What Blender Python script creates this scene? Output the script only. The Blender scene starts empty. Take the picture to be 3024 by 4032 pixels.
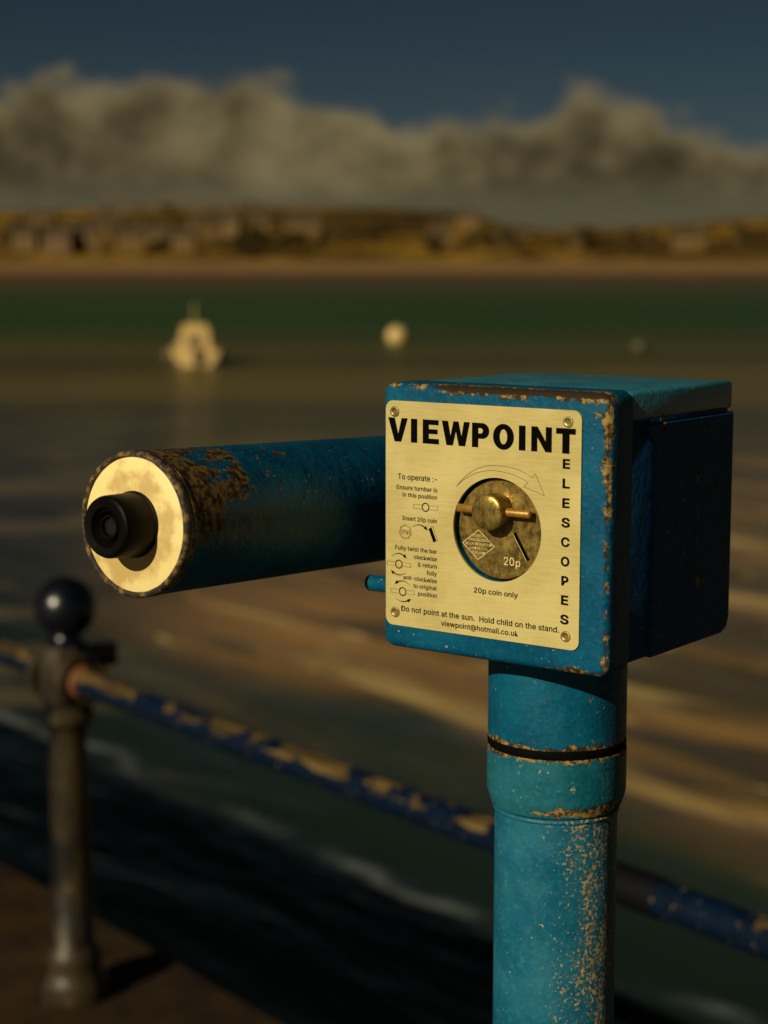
import bpy, bmesh, math, random
from mathutils import Vector, Matrix, noise as mnoise
R = math.radians
scn = bpy.context.scene
COL = scn.collection

# ------------------------------------------------------------------ camera, sky, sun, exposure
WATER_Z = 0.0
CAM_Z = 4.2
GROUND_Z = CAM_Z - 1.626
PITCH = 0.1361
YAW = -0.6402                      # telescope heading about z
SUN_EL = R(25.8)
SUN_AZ = math.atan2(-0.5974, -0.8020) + R(1.8)

cam = bpy.data.cameras.new('camera')
cam.sensor_fit = 'VERTICAL'
cam.sensor_height = 36.0
cam.lens = 36.0 * 7271.2 / 4032.0
cam.clip_start = 0.05
cam.clip_end = 6000
cam.dof.use_dof = True
cam.dof.focus_distance = 1.225
cam.dof.aperture_fstop = 6.0
cam_o = bpy.data.objects.new('camera', cam)
COL.objects.link(cam_o)
cam_o.location = (0, 0, CAM_Z)
cam_o.rotation_euler = (R(90) - PITCH, 0, 0)
scn.camera = cam_o

scn.view_settings.view_transform = 'Standard'
scn.view_settings.look = 'None'
scn.view_settings.exposure = 0.0
scn.view_settings.gamma = 1.0

sun = bpy.data.lights.new('sun', 'SUN')
sun.energy = 4.4
sun.angle = R(0.5)
sun.color = (1.0, 0.85, 0.60)
sun_o = bpy.data.objects.new('sun', sun)
COL.objects.link(sun_o)
sd = Vector((math.sin(SUN_AZ) * math.cos(SUN_EL), math.cos(SUN_AZ) * math.cos(SUN_EL), math.sin(SUN_EL)))
sun_o.location = sd * 30
sun_o.rotation_euler = (-sd).to_track_quat('-Z', 'Y').to_euler()


class NT:
    """short-hand for building node trees"""
    def __init__(s, tree):
        s.t = tree
        s.n = tree.nodes
        s.l = tree.links

    def put(s, sock, v):
        if hasattr(v, 'is_output'):
            s.l.new(v, sock)
        elif v is not None:
            if sock.type == 'RGBA' and not isinstance(v, (int, float)) and len(v) == 3:
                v = (*v, 1.0)
            sock.default_value = v

    def node(s, kind, ins=None, out=0, **attrs):
        nd = s.n.new(kind)
        for k, v in attrs.items():
            setattr(nd, k, v)
        for k, v in (ins or {}).items():
            s.put(nd.inputs[k], v)
        return nd.outputs[out]

    def m(s, op, a, b=None, c=None, clamp=False):
        nd = s.n.new('ShaderNodeMath')
        nd.operation = op
        nd.use_clamp = clamp
        s.put(nd.inputs[0], a)
        if b is not None:
            s.put(nd.inputs[1], b)
        if c is not None:
            s.put(nd.inputs[2], c)
        return nd.outputs[0]

    def add(s, a, b): return s.m('ADD', a, b)
    def sub(s, a, b): return s.m('SUBTRACT', a, b)
    def mul(s, a, b): return s.m('MULTIPLY', a, b)
    def mx(s, a, b): return s.m('MAXIMUM', a, b)
    def mn(s, a, b): return s.m('MINIMUM', a, b)

    def step(s, x, lo, hi, a=0.0, b=1.0):
        nd = s.n.new('ShaderNodeMapRange')
        nd.interpolation_type = 'SMOOTHSTEP'
        s.put(nd.inputs[0], x)
        s.put(nd.inputs[1], lo)
        s.put(nd.inputs[2], hi)
        s.put(nd.inputs[3], a)
        s.put(nd.inputs[4], b)
        return nd.outputs[0]

    def mix(s, f, a, b, blend='MIX'):
        nd = s.n.new('ShaderNodeMix')
        nd.data_type = 'RGBA'
        nd.blend_type = blend
        s.put(nd.inputs[0], f)
        s.put(nd.inputs[6], a)
        s.put(nd.inputs[7], b)
        return nd.outputs[2]

    def noise(s, vec, scale, detail=4.0, rough=0.55, dist=0.0):
        return s.node('ShaderNodeTexNoise', {'Vector': vec, 'Scale': scale, 'Detail': detail,
                                             'Roughness': rough, 'Distortion': dist})

    def mapping(s, vec, loc=(0, 0, 0), rot=(0, 0, 0), scale=(1, 1, 1)):
        return s.node('ShaderNodeMapping', {'Vector': vec, 'Location': loc, 'Rotation': rot, 'Scale': scale})

    def obj(s):
        return s.node('ShaderNodeTexCoord', out=3)

    def xyz(s, vec):
        nd = s.n.new('ShaderNodeSeparateXYZ')
        s.l.new(vec, nd.inputs[0])
        return nd.outputs[0], nd.outputs[1], nd.outputs[2]

    def comb(s, x, y, z):
        return s.node('ShaderNodeCombineXYZ', {0: x, 1: y, 2: z})

    def bump(s, h, strength, dist, normal=None):
        ins = {'Height': h, 'Strength': strength, 'Distance': dist}
        if normal is not None:
            ins['Normal'] = normal
        return s.node('ShaderNodeBump', ins)


def material(name, fn=None, color=(0.5, 0.5, 0.5), rough=0.5, metal=0.0, spec=0.5):
    mat = bpy.data.materials.new(name)
    mat.use_nodes = True
    nt = NT(mat.node_tree)
    bs = nt.n['Principled BSDF']
    bs.inputs['Base Color'].default_value = (*color, 1)
    bs.inputs['Roughness'].default_value = rough
    bs.inputs['Metallic'].default_value = metal
    bs.inputs['Specular IOR Level'].default_value = spec
    if fn:
        for k, v in fn(nt).items():
            nt.put(bs.inputs[k], v)
    return mat


# --- sky: Nishita with banks of low cumulus, all by direction
world = bpy.data.worlds.new('World')
scn.world = world
world.use_nodes = True
w = NT(world.node_tree)
bg = w.n['Background']
sky = w.node('ShaderNodeTexSky', sky_type='NISHITA', sun_disc=False, sun_elevation=SUN_EL,
             sun_rotation=SUN_AZ % (2 * math.pi), air_density=1.0, dust_density=0.6, ozone_density=2.5)
gen = w.node('ShaderNodeTexCoord', out=0)
dx, dy, dz = w.xyz(gen)
az = w.m('ARCTAN2', dx, dy)
el = w.m('ARCSINE', dz)
zen = w.mul(w.step(el, 0.03, 0.14, 1.0, 0.66), w.step(el, 0.14, 0.55, 1.0, 0.30))
skyc = w.mix(1.0, sky, (0.160, 0.195, 0.225), 'MULTIPLY')
skyc = w.mix(1.0, skyc, w.comb(w.mul(zen, w.step(el, 0.10, 0.45, 1.0, 1.15)), zen, w.mul(zen, w.step(el, 0.10, 0.34, 1.0, 0.46))), 'MULTIPLY')
cv = w.comb(w.mul(az, 1.0), w.mul(el, 1.15), 0.37)
n1 = w.noise(cv, 26.0, 2.0, 0.45, 0.0)
n2 = w.noise(w.mapping(cv, loc=(3.1, 1.7, 0)), 30.0, 4.0, 0.5, 0.2)
n3 = w.noise(w.mapping(cv, loc=(5.1, 0.7, 0)), 70.0, 3.0, 0.5)
slow = w.noise(w.comb(az, 0.0, 4.0), 3.0, 2.0)


def bump_az(c, wd, amp, pw=2.0):
    q = w.m('ABSOLUTE', w.m('DIVIDE', w.sub(az, c), wd))
    return w.mul(w.m('EXPONENT', w.mul(w.m('POWER', q, pw), -1.0)), amp)


top = w.add(0.051, w.mul(slow, 0.022))
top = w.add(top, bump_az(-0.122, 0.116, 0.030, 8.0))
top = w.add(top, bump_az(-0.095, 0.045, 0.006))
top = w.add(top, bump_az(0.118, 0.036, 0.020))
top = w.add(top, bump_az(0.060, 0.035, 0.010))
puff = w.add(w.mul(w.sub(n1, 0.5), 0.040), w.mul(w.sub(n3, 0.5), 0.016))
edge = w.sub(w.add(top, puff), el)
cmask = w.step(edge, -0.005, 0.011)
rim = w.step(edge, 0.002, 0.020, 1.0, 0.0)
core = w.mul(bump_az(-0.050, 0.075, 1.0), w.step(el, 0.088, 0.068))
shade = w.add(w.add(w.add(w.mul(n2, 0.70), 0.10), w.mul(n3, 0.25)), w.add(w.mul(rim, 0.25), w.mul(core, 0.22)))
ccol = w.mix(w.step(shade, 0.42, 0.98), (0.78, 0.62, 0.31), (3.7, 2.95, 1.45))
hor = w.step(el, 0.022, 0.050)
ccol = w.mix(hor, (1.75, 1.55, 0.86), ccol)
final = w.mix(cmask, skyc, ccol)
w.put(bg.inputs['Color'], final)
bg.inputs['Strength'].default_value = 0.05


# ------------------------------------------------------------------ mesh helpers
def link(name, mesh, mat=None, parent=None):
    o = bpy.data.objects.new(name, mesh)
    COL.objects.link(o)
    if mat:
        mesh.materials.append(mat)
    if parent:
        o.parent = parent
    return o


def obj(name, bm, mat, parent=None, smooth=35):
    bmesh.ops.recalc_face_normals(bm, faces=bm.faces[:])
    me = bpy.data.meshes.new(name)
    bm.to_mesh(me)
    bm.free()
    if smooth:
        me.polygons.foreach_set('use_smooth', [True] * len(me.polygons))
        me.set_sharp_from_angle(angle=R(smooth))
    return link(name, me, mat, parent)


def empty(name, loc, rz=0.0):
    o = bpy.data.objects.new(name, None)
    o.empty_display_size = 0.2
    COL.objects.link(o)
    o.location = loc
    o.rotation_euler = (0, 0, rz)
    return o


def tag(o, label=None, cat=None, group=None, kind=None):
    if label: o['label'] = label
    if cat: o['category'] = cat
    if group: o['group'] = group
    if kind: o['kind'] = kind
    return o


def loft(bm, rings, cap0=True, cap1=True, closed=True):
    vs = [[bm.verts.new(p) for p in r] for r in rings]
    n = len(vs[0])
    for a, b in zip(vs, vs[1:]):
        for i in range(n if closed else n - 1):
            j = (i + 1) % n
            bm.faces.new((a[i], a[j], b[j], b[i]))
    if cap0: bm.faces.new(vs[0][::-1])
    if cap1: bm.faces.new(vs[-1])
    return vs


def lathe(bm, prof, axis='Z', n=48, centre=(0, 0, 0), cap0=True, cap1=True):
    """prof: (radius, position along axis)"""
    cx, cy, cz = centre
    rings = []
    for r, h in prof:
        ring = []
        for i in range(n):
            a = 2 * math.pi * i / n
            c, s = r * math.cos(a), r * math.sin(a)
            if axis == 'Z': ring.append((cx + c, cy + s, cz + h))
            elif axis == 'Y': ring.append((cx + c, cy + h, cz + s))
            else: ring.append((cx + h, cy + c, cz + s))
        rings.append(ring)
    return loft(bm, rings, cap0, cap1)


def rrect(x0, x1, z0, z1, r, k=6):
    pts = []
    for cx, cz, a0 in ((x1 - r, z1 - r, 0), (x0 + r, z1 - r, 90), (x0 + r, z0 + r, 180), (x1 - r, z0 + r, 270)):
        for i in range(k + 1):
            a = R(a0 + 90 * i / k)
            pts.append((cx + r * math.cos(a), cz + r * math.sin(a)))
    return pts


def box(bm, x0, x1, y0, y1, z0, z1, bev=0.0):
    t = bmesh.new()
    bmesh.ops.create_cube(t, size=1.0)
    for v in t.verts:
        v.co = Vector(((x0 + x1) / 2 + v.co.x * (x1 - x0), (y0 + y1) / 2 + v.co.y * (y1 - y0),
                       (z0 + z1) / 2 + v.co.z * (z1 - z0)))
    if bev:
        bmesh.ops.bevel(t, geom=t.edges[:], offset=bev, segments=3, affect='EDGES', profile=0.5)
    me = bpy.data.meshes.new('tmp')
    t.to_mesh(me)
    t.free()
    bm.from_mesh(me)
    bpy.data.meshes.remove(me)


def ring_face(bm, outer, hole, y):
    """flat face in the XZ plane at y between a rounded-rect outline and a circular hole"""
    ov = [bm.verts.new((x, y, z)) for x, z in outer]
    hv = [bm.verts.new((x, y, z)) for x, z in hole]
    es = []
    for L in (ov, hv):
        for i in range(len(L)):
            es.append(bm.edges.new((L[i], L[(i + 1) % len(L)])))
    bmesh.ops.triangle_fill(bm, use_beauty=True, use_dissolve=False, edges=es)
    return ov, hv


# ------------------------------------------------------------------ materials
def paint_node(base, base2, wear_fn=None, fleck=0.70, rough=0.45, bumpy=1.0, wear_cols=((0.30, 0.205, 0.06), (0.030, 0.018, 0.007)),
               fade=None, spec=0.16):
    def fn(s):
        p = s.obj()
        big = s.noise(p, 28.0, 5.0, 0.6)
        fine = s.noise(p, 260.0, 4.0, 0.6)
        mid = s.noise(p, 90.0, 4.0, 0.55)
        col = s.mix(s.step(big, 0.35, 0.68), base, base2)
        col = s.mix(s.mul(s.step(fine, 0.50, 0.72), 0.35), col, tuple(c * 1.8 for c in base2))
        col = s.mix(s.mul(s.step(mid, 0.58, 0.72), 0.30), col, (0.012, 0.080, 0.085))
        if fade is not None:
            col = fade(s, p, col)
        fl = s.noise(s.mapping(p, loc=(1.3, 0.2, 0.7)), 330.0, 2.0, 0.5)
        flm = s.mul(s.step(fl, fleck, fleck + 0.025), s.step(s.noise(p, 18.0, 2.0), 0.40, 0.6))
        col = s.mix(s.mul(flm, 0.75), col, (0.42, 0.36, 0.17))
        wear = 0.0
        if wear_fn is not None:
            wear = wear_fn(s, p)
            dark = None
            if isinstance(wear, tuple):
                wear, dark = wear
            wn = s.noise(p, 210.0, 5.0, 0.65)
            wc = s.mix(s.step(wn, 0.42, 0.60), wear_cols[1], wear_cols[0])
            if dark is not None:
                wc = s.mix(s.mul(dark, s.step(wn, 0.36, 0.50, 0.75, 1.0)), wc, (0.022, 0.013, 0.006))
            col = s.mix(wear, col, wc)
        h = s.add(s.mul(mid, 0.9), s.mul(fine, 0.35))
        if wear_fn is not None:
            h = s.sub(h, s.mul(wear, 0.5))
        nb = s.bump(h, 0.55 * bumpy, 0.0022)
        rg = s.add(rough - 0.12, s.mul(big, 0.28))
        if wear_fn is not None:
            rg = s.add(rg, s.mul(wear, 0.3))
        return {'Base Color': col, 'Roughness': rg, 'Normal': nb, 'Specular IOR Level': spec}
    return fn


# telescope frame: box coordinates (origin at plate centre, y into the depth) -> local (origin at the post foot)
OX, OY, OZ = -0.0076, -0.0895, (CAM_Z - 0.1726) - GROUND_Z
W2, H2 = 0.1783 / 2, 0.1833 / 2
CZ = OZ - 0.0021                       # housing centre height (local)
FY = OY + 0.0015                       # flange front plane (local y)
X0, X1, Z0, Z1 = -W2, W2, CZ - H2, CZ + H2


def wear_housing(s, p):
    x, y, z = s.xyz(p)
    n = s.noise(p, 120.0, 7.0, 0.70)
    nl = s.noise(p, 14.0, 3.0, 0.5)
    dyf = s.m('ABSOLUTE', s.sub(y, FY))
    dxr = s.m('ABSOLUTE', s.sub(x, X1))
    dxl = s.m('ABSOLUTE', s.sub(x, X0))
    dzt = s.m('ABSOLUTE', s.sub(z, Z1))
    dzb = s.m('ABSOLUTE', s.sub(z, Z0))
    e_r = s.add(s.mx(dxr, dyf), 0.0006)
    e_t = s.add(s.mx(dzt, dyf), s.step(x, X0 + 0.02, X0 + 0.06, 0.0025, -0.002))
    e_b = s.add(s.mx(dzb, dyf), s.step(x, 0.0, X1, 0.006, 0.001))
    e_l = s.add(s.mx(dxl, dyf), 0.004)
    corner = s.mul(s.add(s.add(dxr, dzt), dyf), 0.42)
    e = s.mn(s.mn(s.mn(e_r, e_t), s.mn(e_b, e_l)), corner)
    amt = s.mul(s.add(s.sub(n, 0.30), s.mul(s.sub(nl, 0.5), 0.8)), 0.020)
    m1 = s.step(s.sub(amt, e), -0.0006, 0.0008)
    chip = s.noise(s.mapping(p, loc=(5.9, 1.7, 3.3)), 55.0, 3.0, 0.45)
    m2 = s.step(chip, 0.725, 0.737)
    return s.mx(m1, m2), s.step(s.add(e, s.mul(s.sub(n, 0.5), 0.006)), 0.0032, 0.0016)


def wear_side(s, p):
    c = s.noise(s.mapping(p, loc=(2.2, 7.1, 0.3), scale=(1, 1.7, 0.8)), 60.0, 2.0, 0.4)
    return s.step(c, 0.705, 0.72)


def wear_post(s, p):
    x, y, z = s.xyz(p)
    rr = s.noise(p, 420.0, 5.0, 0.62)
    r2 = s.noise(s.mapping(p, scale=(1, 1, 0.35)), 42.0, 4.0, 0.6)
    r3 = s.noise(s.mapping(p, loc=(4.4, 0, 0)), 16.0, 2.0, 0.5)
    side = s.step(x, -0.012, 0.034, 0.0, 0.17)
    v = s.add(s.mul(rr, 0.62), s.mul(r2, 0.38))
    v = s.add(v, s.mul(s.sub(r3, 0.5), 0.10))
    return s.step(s.add(v, side), 0.692, 0.712)


def wear_neck(s, p):
    x, y, z = s.xyz(p)
    n = s.noise(p, 120.0, 5.0, 0.6)
    e1 = s.m('ABSOLUTE', s.sub(z, COLLAR_T))
    e2 = s.m('ABSOLUTE', s.sub(z, NECK_B))
    e3 = s.add(s.m('ABSOLUTE', s.sub(z, COLLAR_B)), s.step(x, -0.01, 0.03, 0.006, -0.001))
    e = s.mn(s.mn(e1, e2), e3)
    m1 = s.step(s.sub(s.mul(s.sub(n, 0.34), 0.014), e), -0.0005, 0.0008)
    return s.mx(m1, s.step(s.add(s.noise(p, 230.0, 3.0, 0.5), s.step(x, 0, 0.045, 0, 0.05)), 0.715, 0.73))


NECK_B = GROUND_Z * 0 + (CAM_Z - 0.334) - GROUND_Z
COLLAR_T = (CAM_Z - 0.3405) - GROUND_Z
COLLAR_B = (CAM_Z - 0.3785) - GROUND_Z


def wear_tube(s, p):
    x, y, z = s.xyz(p)                 # tube frame: y along the axis, 0 at the eyepiece end
    n = s.noise(s.mapping(p, scale=(1, 0.6, 1)), 62.0, 8.0, 0.72)
    n2 = s.noise(s.mapping(p, loc=(2, 1, 0)), 17.0, 3.0, 0.5)
    near = s.step(y, 0.010, 0.150, 0.125, -0.015)
    topm = s.add(s.step(z, -0.034, 0.016, -0.24, 0.03), s.mul(s.step(z, -0.030, -0.010), s.step(y, 0.02, 0.12, 0.045, 0.0)))
    v = s.add(s.add(s.mul(n, 0.72), s.mul(n2, 0.28)), s.add(near, topm))
    m1 = s.step(v, 0.630, 0.665)
    sp = s.noise(s.mapping(p, loc=(0.4, 0.9, 0), scale=(1, 0.8, 1)), 190.0, 3.0, 0.5)
    m2 = s.step(s.add(sp, s.step(y, 0.05, 0.30, 0.060, 0.0)), 0.715, 0.735)
    return s.mx(m1, s.mul(m2, s.step(z, -0.01, 0.02)))


M = {}
M['housing'] = material('weathered_blue_paint', paint_node((0.0004, 0.056, 0.118), (0.0008, 0.082, 0.158), wear_housing))
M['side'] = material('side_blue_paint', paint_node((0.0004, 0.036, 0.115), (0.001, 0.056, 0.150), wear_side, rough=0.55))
M['lid'] = material('sky_lightened_blue_paint', paint_node((0.010, 0.125, 0.190), (0.028, 0.170, 0.240), wear_side, rough=0.30, spec=0.75))  # lighter base carries the sky's reflection on the box top
M['neck'] = material('neck_blue_paint', paint_node((0.0006, 0.060, 0.118), (0.002, 0.090, 0.155), wear_neck, fleck=0.72))
M['collar'] = material('collar_teal_paint', paint_node((0.004, 0.085, 0.125), (0.013, 0.118, 0.160), wear_neck, fleck=0.68))
M['post'] = material('post_teal_paint', paint_node((0.003, 0.082, 0.142), (0.014, 0.122, 0.190), wear_post, fleck=0.70, wear_cols=((0.36, 0.28, 0.12), (0.17, 0.11, 0.04))))
M['tube'] = material('tube_blue_paint', paint_node((0.0006, 0.034, 0.085), (0.002, 0.060, 0.110), wear_tube, rough=0.40,
                     wear_cols=((0.135, 0.082, 0.020), (0.012, 0.008, 0.004))))
M['black'] = material('black_gap', color=(0.002, 0.002, 0.002), rough=0.8, spec=0.05)
M['print'] = material('black_print', color=(0.0015, 0.001, 0.001), rough=0.7, spec=0.04)
M['hairline'] = material('thin_print', color=(0.10, 0.075, 0.02), rough=0.6)


def plate_fn(s):
    p = s.obj()
    br = s.noise(s.mapping(p, scale=(60, 60, 900)), 1.0, 3.0, 0.6)
    bl = s.noise(p, 26.0, 4.0, 0.55)
    sc = s.noise(s.mapping(p, rot=(0, R(8), 0), scale=(900, 900, 30)), 1.0, 2.0)
    col = s.mix(s.step(bl, 0.3, 0.7), (0.47, 0.395, 0.140), (0.58, 0.50, 0.20))
    col = s.mix(s.mul(s.step(br, 0.35, 0.7), 0.25), col, (0.66, 0.57, 0.25))
    col = s.mix(s.mul(s.step(sc, 0.72, 0.76), 0.4), col, (0.8, 0.72, 0.4))
    return {'Base Color': col, 'Roughness': s.add(0.42, s.mul(br, 0.2)), 'Metallic': 0.25,
            'Normal': s.bump(br, 0.12, 0.0004)}


M['plate'] = material('brushed_gold_plate', plate_fn)


def brass_fn(light, dark, rough=0.34, metal=0.85):
    def fn(s):
        p = s.obj()
        a = s.noise(p, 130.0, 6.0, 0.72)
        a2 = s.noise(p, 38.0, 3.0, 0.5)
        b = s.noise(s.mapping(p, rot=(0, R(-38), 0), scale=(900, 900, 55)), 1.0, 3.0, 0.55)
        c = s.noise(s.mapping(p, rot=(0, R(35), 0), scale=(900, 900, 60)), 1.0, 2.0, 0.5)
        v = s.add(s.mul(a, 0.65), s.mul(a2, 0.35))
        col = s.mix(s.step(v, 0.38, 0.62), dark, light)
        col = s.mix(s.mul(s.step(b, 0.60, 0.72), 0.6), col, tuple(min(1, q * 1.8) for q in light))
        col = s.mix(s.mul(s.step(c, 0.68, 0.76), 0.6), col, tuple(q * 0.4 for q in dark))
        return {'Base Color': col, 'Roughness': s.add(rough - 0.06, s.mul(v, 0.26)), 'Metallic': metal,
                'Normal': s.bump(s.add(s.mul(b, 0.8), s.mul(a, 0.6)), 0.35, 0.0005)}
    return fn


M['dial'] = material('tarnished_brass', brass_fn((0.37, 0.265, 0.068), (0.090, 0.058, 0.013), 0.30, 0.55))
M['knob'] = material('worn_brass_knob', brass_fn((0.44, 0.31, 0.085), (0.13, 0.085, 0.020), 0.26, 0.8))
M['copper'] = material('turned_copper', brass_fn((0.40, 0.215, 0.036), (0.24, 0.12, 0.02), 0.38, 0.4))
M['rivet'] = material('dull_rivet', brass_fn((0.50, 0.42, 0.17), (0.30, 0.24, 0.09), 0.35))
M['engrave'] = material('bright_engraving', color=(0.80, 0.66, 0.30), rough=0.4, metal=0.2)


def white_fn(s):
    p = s.obj()
    x, y, z = s.xyz(p)
    a = s.noise(p, 55.0, 6.0, 0.65)
    b = s.noise(p, 20.0, 3.0, 0.5)
    rad = s.m('SQRT', s.add(s.mul(x, x), s.mul(z, z)))
    ringw = s.mul(s.step(rad, 0.016, 0.024), s.step(rad, 0.030, 0.040, 1.0, 0.0))
    dirt = s.step(s.add(s.add(s.mul(a, 0.5), s.mul(b, 0.5)), s.mul(ringw, 0.13)), 0.50, 0.66)
    col = s.mix(s.mul(dirt, 0.8), (0.80, 0.67, 0.28), (0.46, 0.31, 0.10))
    return {'Base Color': col, 'Roughness': 0.5, 'Normal': s.bump(a, 0.3, 0.0008)}


M['white'] = material('stained_cream_enamel', white_fn)


def rim_fn(s):
    p = s.obj()
    a = s.noise(p, 140.0, 6.0, 0.7)
    col = s.mix(s.step(a, 0.46, 0.62), (0.014, 0.010, 0.006), (0.20, 0.125, 0.035))
    return {'Base Color': col, 'Roughness': 0.65, 'Normal': s.bump(a, 0.7, 0.003)}


M['rim'] = material('rusted_rim', rim_fn)


def eye_fn(s):
    p = s.obj()
    a = s.noise(p, 180.0, 5.0, 0.7)
    col = s.mix(s.step(a, 0.60, 0.74), (0.0018, 0.0013, 0.0009), (0.014, 0.008, 0.003))
    return {'Base Color': col, 'Roughness': s.add(0.32, s.mul(a, 0.25)), 'Specular IOR Level': 0.14, 'Normal': s.bump(a, 0.2, 0.001)}


M['eyepiece'] = material('black_bakelite', eye_fn)
M['glass'] = material('dark_lens_glass', color=(0.01, 0.01, 0.012), rough=0.05)


# ------------------------------------------------------------------ the coin telescope
post_xy = Vector((0.0632, 1.211)) + Vector((math.cos(YAW), math.sin(YAW))) * 0.0076 \
    + Vector((-math.sin(YAW), math.cos(YAW))) * 0.0895
tele = tag(empty('coin_telescope', (post_xy.x, post_xy.y, GROUND_Z), YAW),
           'chipped blue coin operated telescope with gold instruction plate, on teal post', 'telescope')

PC = (OX, OZ)                          # plate centre in local x, z


def puv(u, v):
    """plate millimetres (from its top left corner) to local x, z"""
    return (PC[0] + (u - 77.2) / 1000.0, PC[1] + (77.5 - v) / 1000.0)


HU, HV, HR = 90.7, 81.6, 0.0350        # dial hole
hx, hz = puv(HU, HV)
NH = 72
hole = [(hx + HR * math.cos(2 * math.pi * i / NH), hz + HR * math.sin(2 * math.pi * i / NH)) for i in range(NH)]
DIAL_Y = OY + 0.0050

# front casting: rounded flange with the dial well
bm = bmesh.new()
rb = 0.0055
rings = []
K = 5
for i in range(K + 1):
    a = R(90 * i / K)
    ins = rb * (1 - math.sin(a))
    yy = FY + rb * (1 - math.cos(a))
    rings.append([(x, yy, z) for x, z in rrect(X0 + ins, X1 - ins, Z0 + ins, Z1 - ins, 0.0085 - ins * 0.8)])
rings = rings[0:]
BACK = OY + 0.0015 + 0.031
for i in range(3):
    a = R(90 * i / 2)
    ins = 0.002 * (1 - math.cos(a))
    yy = BACK - 0.002 + 0.002 * math.sin(a)
    rings.append([(x, yy, z) for x, z in rrect(X0 + ins, X1 - ins, Z0 + ins, Z1 - ins, 0.0085 - ins)])
vs = loft(bm, rings, cap0=False, cap1=True)
outer = rrect(X0 + rb, X1 - rb, Z0 + rb, Z1 - rb, 0.0085 - rb * 0.8)
ov, hv = ring_face(bm, outer, hole, FY)
bmesh.ops.remove_doubles(bm, verts=bm.verts[:], dist=1e-6)
hv = [v for v in bm.verts if abs(v.co.y - FY) < 1e-6 and abs(math.hypot(v.co.x - hx, v.co.z - hz) - HR) < 1e-5]
hv.sort(key=lambda v: math.atan2(v.co.z - hz, v.co.x - hx))
deep = [bm.verts.new((v.co.x, FY + 0.012, v.co.z)) for v in hv]
for i in range(len(hv)):
    j = (i + 1) % len(hv)
    bm.faces.new((hv[i], hv[j], deep[j], deep[i]))
bm.faces.new(deep)
housing = obj('front_casting', bm, M['housing'], tele, 40)

# body behind the casting
BX0, BX1, BZ0, BZ1 = X0 + 0.004, X1 - 0.004, Z0 + 0.003, Z1 - 0.0015
YB = OY + 0.1784
bm = bmesh.new()
box(bm, BX0, BX1, BACK - 0.003, YB - 0.002, BZ0, BZ1 - 0.010, 0.0035)
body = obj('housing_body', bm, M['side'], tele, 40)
bm = bmesh.new()
box(bm, BX0 - 0.0016, BX1 + 0.0016, BACK + 0.0006, YB, BZ1 - 0.0195, BZ1, 0.0028)
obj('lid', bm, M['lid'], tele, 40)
# raised side panels with clipped front top corner
for sx in (1, -1):
    bm = bmesh.new()
    xa = BX1 - 0.001 if sx > 0 else BX0 + 0.001
    xb = xa + sx * 0.0045
    y0, y1, z0, z1 = BACK + 0.0310, YB - 0.001, BZ0 + 0.0005, BZ1 - 0.0215
    def outl(ins, k=0):
        cc = 0.014
        return [(y0 + ins, z0 + ins), (y1 - ins - 0.010, z0 + ins), (y1 - ins - 0.003, z0 + ins + 0.003), (y1 - ins, z0 + ins + 0.010),
                (y1 - ins, z1 - ins), (y0 - cc + ins * 1.4, z1 - ins), (y0 + ins, z1 - cc - ins * 0.5)]
    loft(bm, [[(xa, y, z) for y, z in outl(0)], [(xb - sx * 0.0012, y, z) for y, z in outl(0)], [(xb, y, z) for y, z in outl(0.0012)]])
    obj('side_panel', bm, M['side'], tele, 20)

# instruction plate, 1.5 mm thick with the dial hole
bm = bmesh.new()
px0, pz1 = puv(0, 0)
px1, pz0 = puv(154.4, 155)
po = rrect(px0, px1, pz0, pz1, 0.0060, 8)
hole2 = [(hx + (HR - 0.0004) * math.cos(2 * math.pi * i / NH), hz + (HR - 0.0004) * math.sin(2 * math.pi * i / NH)) for i in range(NH)]
PY = OY
ring_face(bm, po, hole2, PY)
loft(bm, [[(x, PY, z) for x, z in po], [(x, FY + 0.0006, z) for x, z in po]], False, False)
loft(bm, [[(x, PY, z) for x, z in hole2], [(x, FY + 0.0002, z) for x, z in hole2]], False, False)
bmesh.ops.remove_doubles(bm, verts=bm.verts[:], dist=1e-7)
plate = obj('instruction_plate', bm, M['plate'], tele, 30)

for u, v in ((7.8, 7.4), (144.6, 7.4), (8.3, 145.8), (144.8, 146.3)):
    bm = bmesh.new()
    x, z = puv(u, v)
    lathe(bm, [(0.0012, 0.0004), (0.0014, -0.0002), (0.0024, -0.0008), (0.0034, -0.0005), (0.0037, 0.0002), (0.0037, 0.0012)],
          'Y', 28, (x, PY - 0.0006, z), True, True)
    obj('rivet', bm, M['rivet'], plate, 50)
    bm = bmesh.new()

TY = PY - 0.00018                      # print height above the plate


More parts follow.
